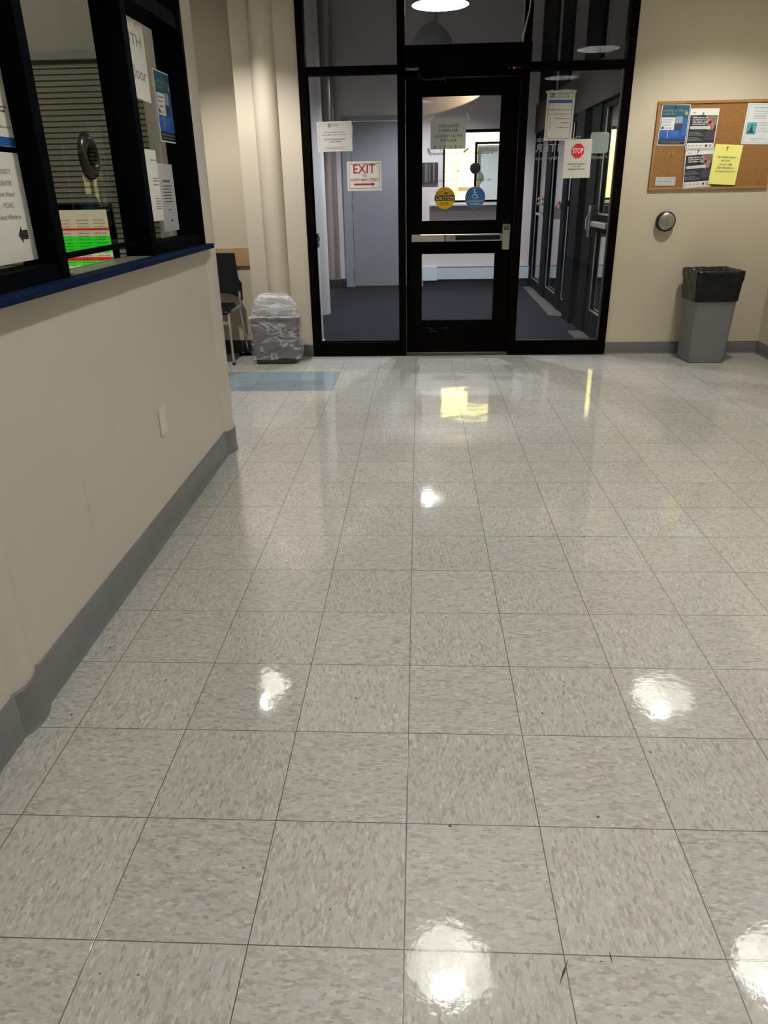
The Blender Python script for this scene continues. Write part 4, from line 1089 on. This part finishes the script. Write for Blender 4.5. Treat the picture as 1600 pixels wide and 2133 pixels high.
def side_door(n, y0, y1, g0, g1, zb, split, label):
    d = sroot('door_%d' % n, label)
    x0, x1 = XV-.012, XV+.04
    mb = MB().box(x0, x1, y0, g0, .01, 2.02).box(x0, x1, g1, y1, .01, 2.02).box(x0, x1, g0, g1, .01, zb).box(x0, x1, g0, g1, 1.96, 2.02)
    panes = [(zb, 1.96)]
    if split: mb.box(x0, x1, g0, g1, .95, 1.10); panes = [(zb, .95), (1.10, 1.96)]
    mb.build('door_frame', DK, d, bevel=.002)
    for (a, b) in panes:
        MB().quad((XV+.01, g0, a), (XV+.01, g1, a), (XV+.01, g1, b), (XV+.01, g0, b)).build('pane', VG, d)
        MB().box(x0-.004, x0+.004, g0, g1, a, a+.014).box(x0-.004, x0+.004, g1-.014, g1, a, b).build('glazing_bead', BEAD, d)
    return d
dn = side_door(3, 5.72, 6.50, 5.82, 6.34, .245, True, 'near vestibule side door with a split glass and push bar')
MB().box(XV-.075, XV-.020, 5.76, 6.36, 1.000, 1.045).build('push_bar', BRUSH, dn, bevel=.004)
MB().box(XV-.080, XV-.012, 6.34, 6.44, .905, 1.175).build('latch_plate', mat('plate_dim', (.10, .10, .095), .35, metal=.6), dn, bevel=.003)
MB().tube([(XV-.07, 6.40, 1.13), (XV-.10, 6.40, 1.06), (XV-.10, 6.40, .98), (XV-.07, 6.40, .92)], .008).build('pull_handle', CHROME, dn, smooth=True)
db = side_door(4, 7.47, 7.90, 7.50, 7.82, .15, False, 'narrow glazed leaf of the vestibule side wall')
MB().lathe_y([(0, .0), (.02, .0)], (0, 0, 0), 8)
MB().box(XV-.04, XV-.012, 7.72, 7.78, 1.14, 1.20).build('closer_knob', BLACK, db, bevel=.008)
dc = side_door(5, 8.15, 9.03, 8.22, 8.96, .15, False, 'glazed leaf in the middle of the vestibule side wall')
MB().quad((XV-.001, 8.42, 1.10), (XV-.001, 8.58, 1.10), (XV-.001, 8.58, 1.145), (XV-.001, 8.42, 1.145)).build('red_decal', mat('decal_red', (.25, .08, .08), .5), dc)
dd_ = side_door(6, 9.42, 10.28, 9.47, 10.22, .13, False, 'farthest glazed leaf of the vestibule side wall')
for zz in (1.19, 1.13): MB().lathe_y([(0, .02), (.018, .015), (.022, 0)], (XV-.02, 9.9, zz), 14).build('lock_cylinder', mat('brass', (.6, .48, .2), .3, metal=1), dd_)
MB().box(XV-.02, XV-.012, 9.55, 10.15, .985, 1.015).build('pull_bar', BEAD, dd_)
# aluminium thresholds along the side doors
struct(MB().prism([(1.50, 7.55), (1.66, 7.50), (1.66, 10.2), (1.55, 10.2)], 0, .008).build('trim_2', mat('threshold_alu', (.10, .10, .095), .5, metal=.3)), 'metal threshold under the far side doors')
struct(MB().box(1.52, 1.66, 5.62, 6.55, 0, .012).build('trim_3', MATS['threshold_alu']), 'metal threshold under the near side door')
# keep the night out behind the office and over the entrance
struct(MB().box(-1.6, -1.245, YF+.12, YO+.1, 0, HC).build('wall_behind_vestibule', VWALL))

# ================================================================== LAMPS
def pendant(name, label, x, y, on=True, W=LAMP_W, c=LAMP_COL, z=2.80, group='pendant lamps of the lobby', LZ=.205):
    r = thing(name, label, 'pendant lamp', (x, y, z), group=group)
    out = [(.250, 0), (.249, .012), (.240, .055), (.222, .110), (.192, .165), (.150, .215), (.100, .255), (.062, .278), (.050, .290)]
    shd = MB().lathe(out).build('shade', mat('shade_outside', (.34, .34, .35), .5), r, smooth=True)
    inn = [(p[0]-.004, p[1]+.000) for p in out[:-1]]+[(.0, .281)]
    MB().lathe(inn).build('reflector', mat('shade_inside', (.85, .85, .83), .6), shd, smooth=True, recalc=False)
    MB().lathe([(.052, .286), (.052, .36), (.045, .372), (.045, .43), (.030, .45), (.0, .452)]).build('neck', mat('lamp_neck', (.42, .42, .42), .5), r, smooth=True)
    MB().tube([(0, 0, .45), (0, 0, HC-z-.02)], .004, 8).build('cord', mat('cord_grey', (.4, .4, .4), .5), r)
    MB().lathe([(.0, HC-z), (.06, HC-z), (.06, HC-z-.02), (0, HC-z-.02)]).build('canopy', MATS['lamp_neck'], r, smooth=True)
    bulb = MB().lathe([(0.0, .250), (.022, .252), (.036, .258), (.036, .264), (.03, .270), (.02, .275), (.018, .279)])
    bulb.build('bulb', mat('bulb_'+('cool' if c != LAMP_COL else 'warm'), (.9, .9, .9), .4, emit=c, es=14.0), r, smooth=True)
    l = bpy.data.lights.new('lamp_light', 'POINT'); l.energy = W; l.color = c; l.shadow_soft_size = .05
    lo = bpy.data.objects.new('lamp_light', l); COL.objects.link(lo); lo.parent = r; lo.location = (0, 0, LZ)
    return r
pendant('pendant_lamp', 'grey bell pendant lamp over the alcove behind the partition', -1.42, 4.43, W=185, LZ=.225)
pendant('pendant_lamp', 'grey bell pendant lamp near the cork board wall', 2.19, 4.36, W=115)
pendant('pendant_lamp', 'grey bell pendant lamp over the middle of the lobby', .21, 1.86)
pendant('pendant_lamp', 'grey bell pendant lamp by the right wall level with the service window', 2.12, 1.90)
pendant('pendant_lamp', 'grey bell pendant lamp over the near end of the lobby aisle', .21, -.62)
pendant('pendant_lamp', 'grey bell pendant lamp by the right wall at the near end of the lobby', 2.12, -.50)
pendant('pendant_lamp', 'grey bell pendant lamp at the back of the lobby', .0, -3.2)
pendant('pendant_lamp', 'lit bell pendant lamp seen through the glass above the entrance door', .205, 6.62, W=VEST_W, c=VEST_COL, LZ=.15, group='pendant lamps of the vestibule')
# dim fill light without a fixture, added to brighten the reception office
l = bpy.data.lights.new('reception_fill', 'POINT'); l.energy = 45; l.color = (1, .95, .82); l.shadow_soft_size = .2
lo = bpy.data.objects.new('reception_fill', l); COL.objects.link(lo); lo.location = (-2.3, .9, 3.2)

pendant('pendant_lamp', 'grey bell pendant lamp seen end-on through the transom glass, farther inside the vestibule', .175, 8.95, W=215, c=VEST_COL, LZ=.15, group='pendant lamps of the vestibule')
ws = thing('added_streak_spot', 'small unseen spotlight added to throw a warm streak on the far vestibule wall', 'spotlight', (1.22, YF, 2.60))  # made-up fixture, out of sight, added to draw the warm streak
MB().box(-.03, .03, -.02, 0, -.04, .04).tube([(0, -.01, 0), (0, -.12, 0)], .010).tube([(.05, -.13, .010), (-.015, -.115, -.004)], .028, 18).build('housing', BLACK, ws)
l = bpy.data.lights.new('streak_light', 'SPOT'); l.energy = 95; l.color = (1, .72, .42); l.shadow_soft_size = .006; l.spot_size = math.radians(17); l.spot_blend = .4
o = bpy.data.objects.new('lamp_light', l); COL.objects.link(o); o.parent = ws; o.location = (-.03, -.118, -.005)
o.rotation_euler = Vector((-math.cos(math.radians(12)), math.sin(math.radians(12)), -.20)).to_track_quat('-Z', 'Y').to_euler()
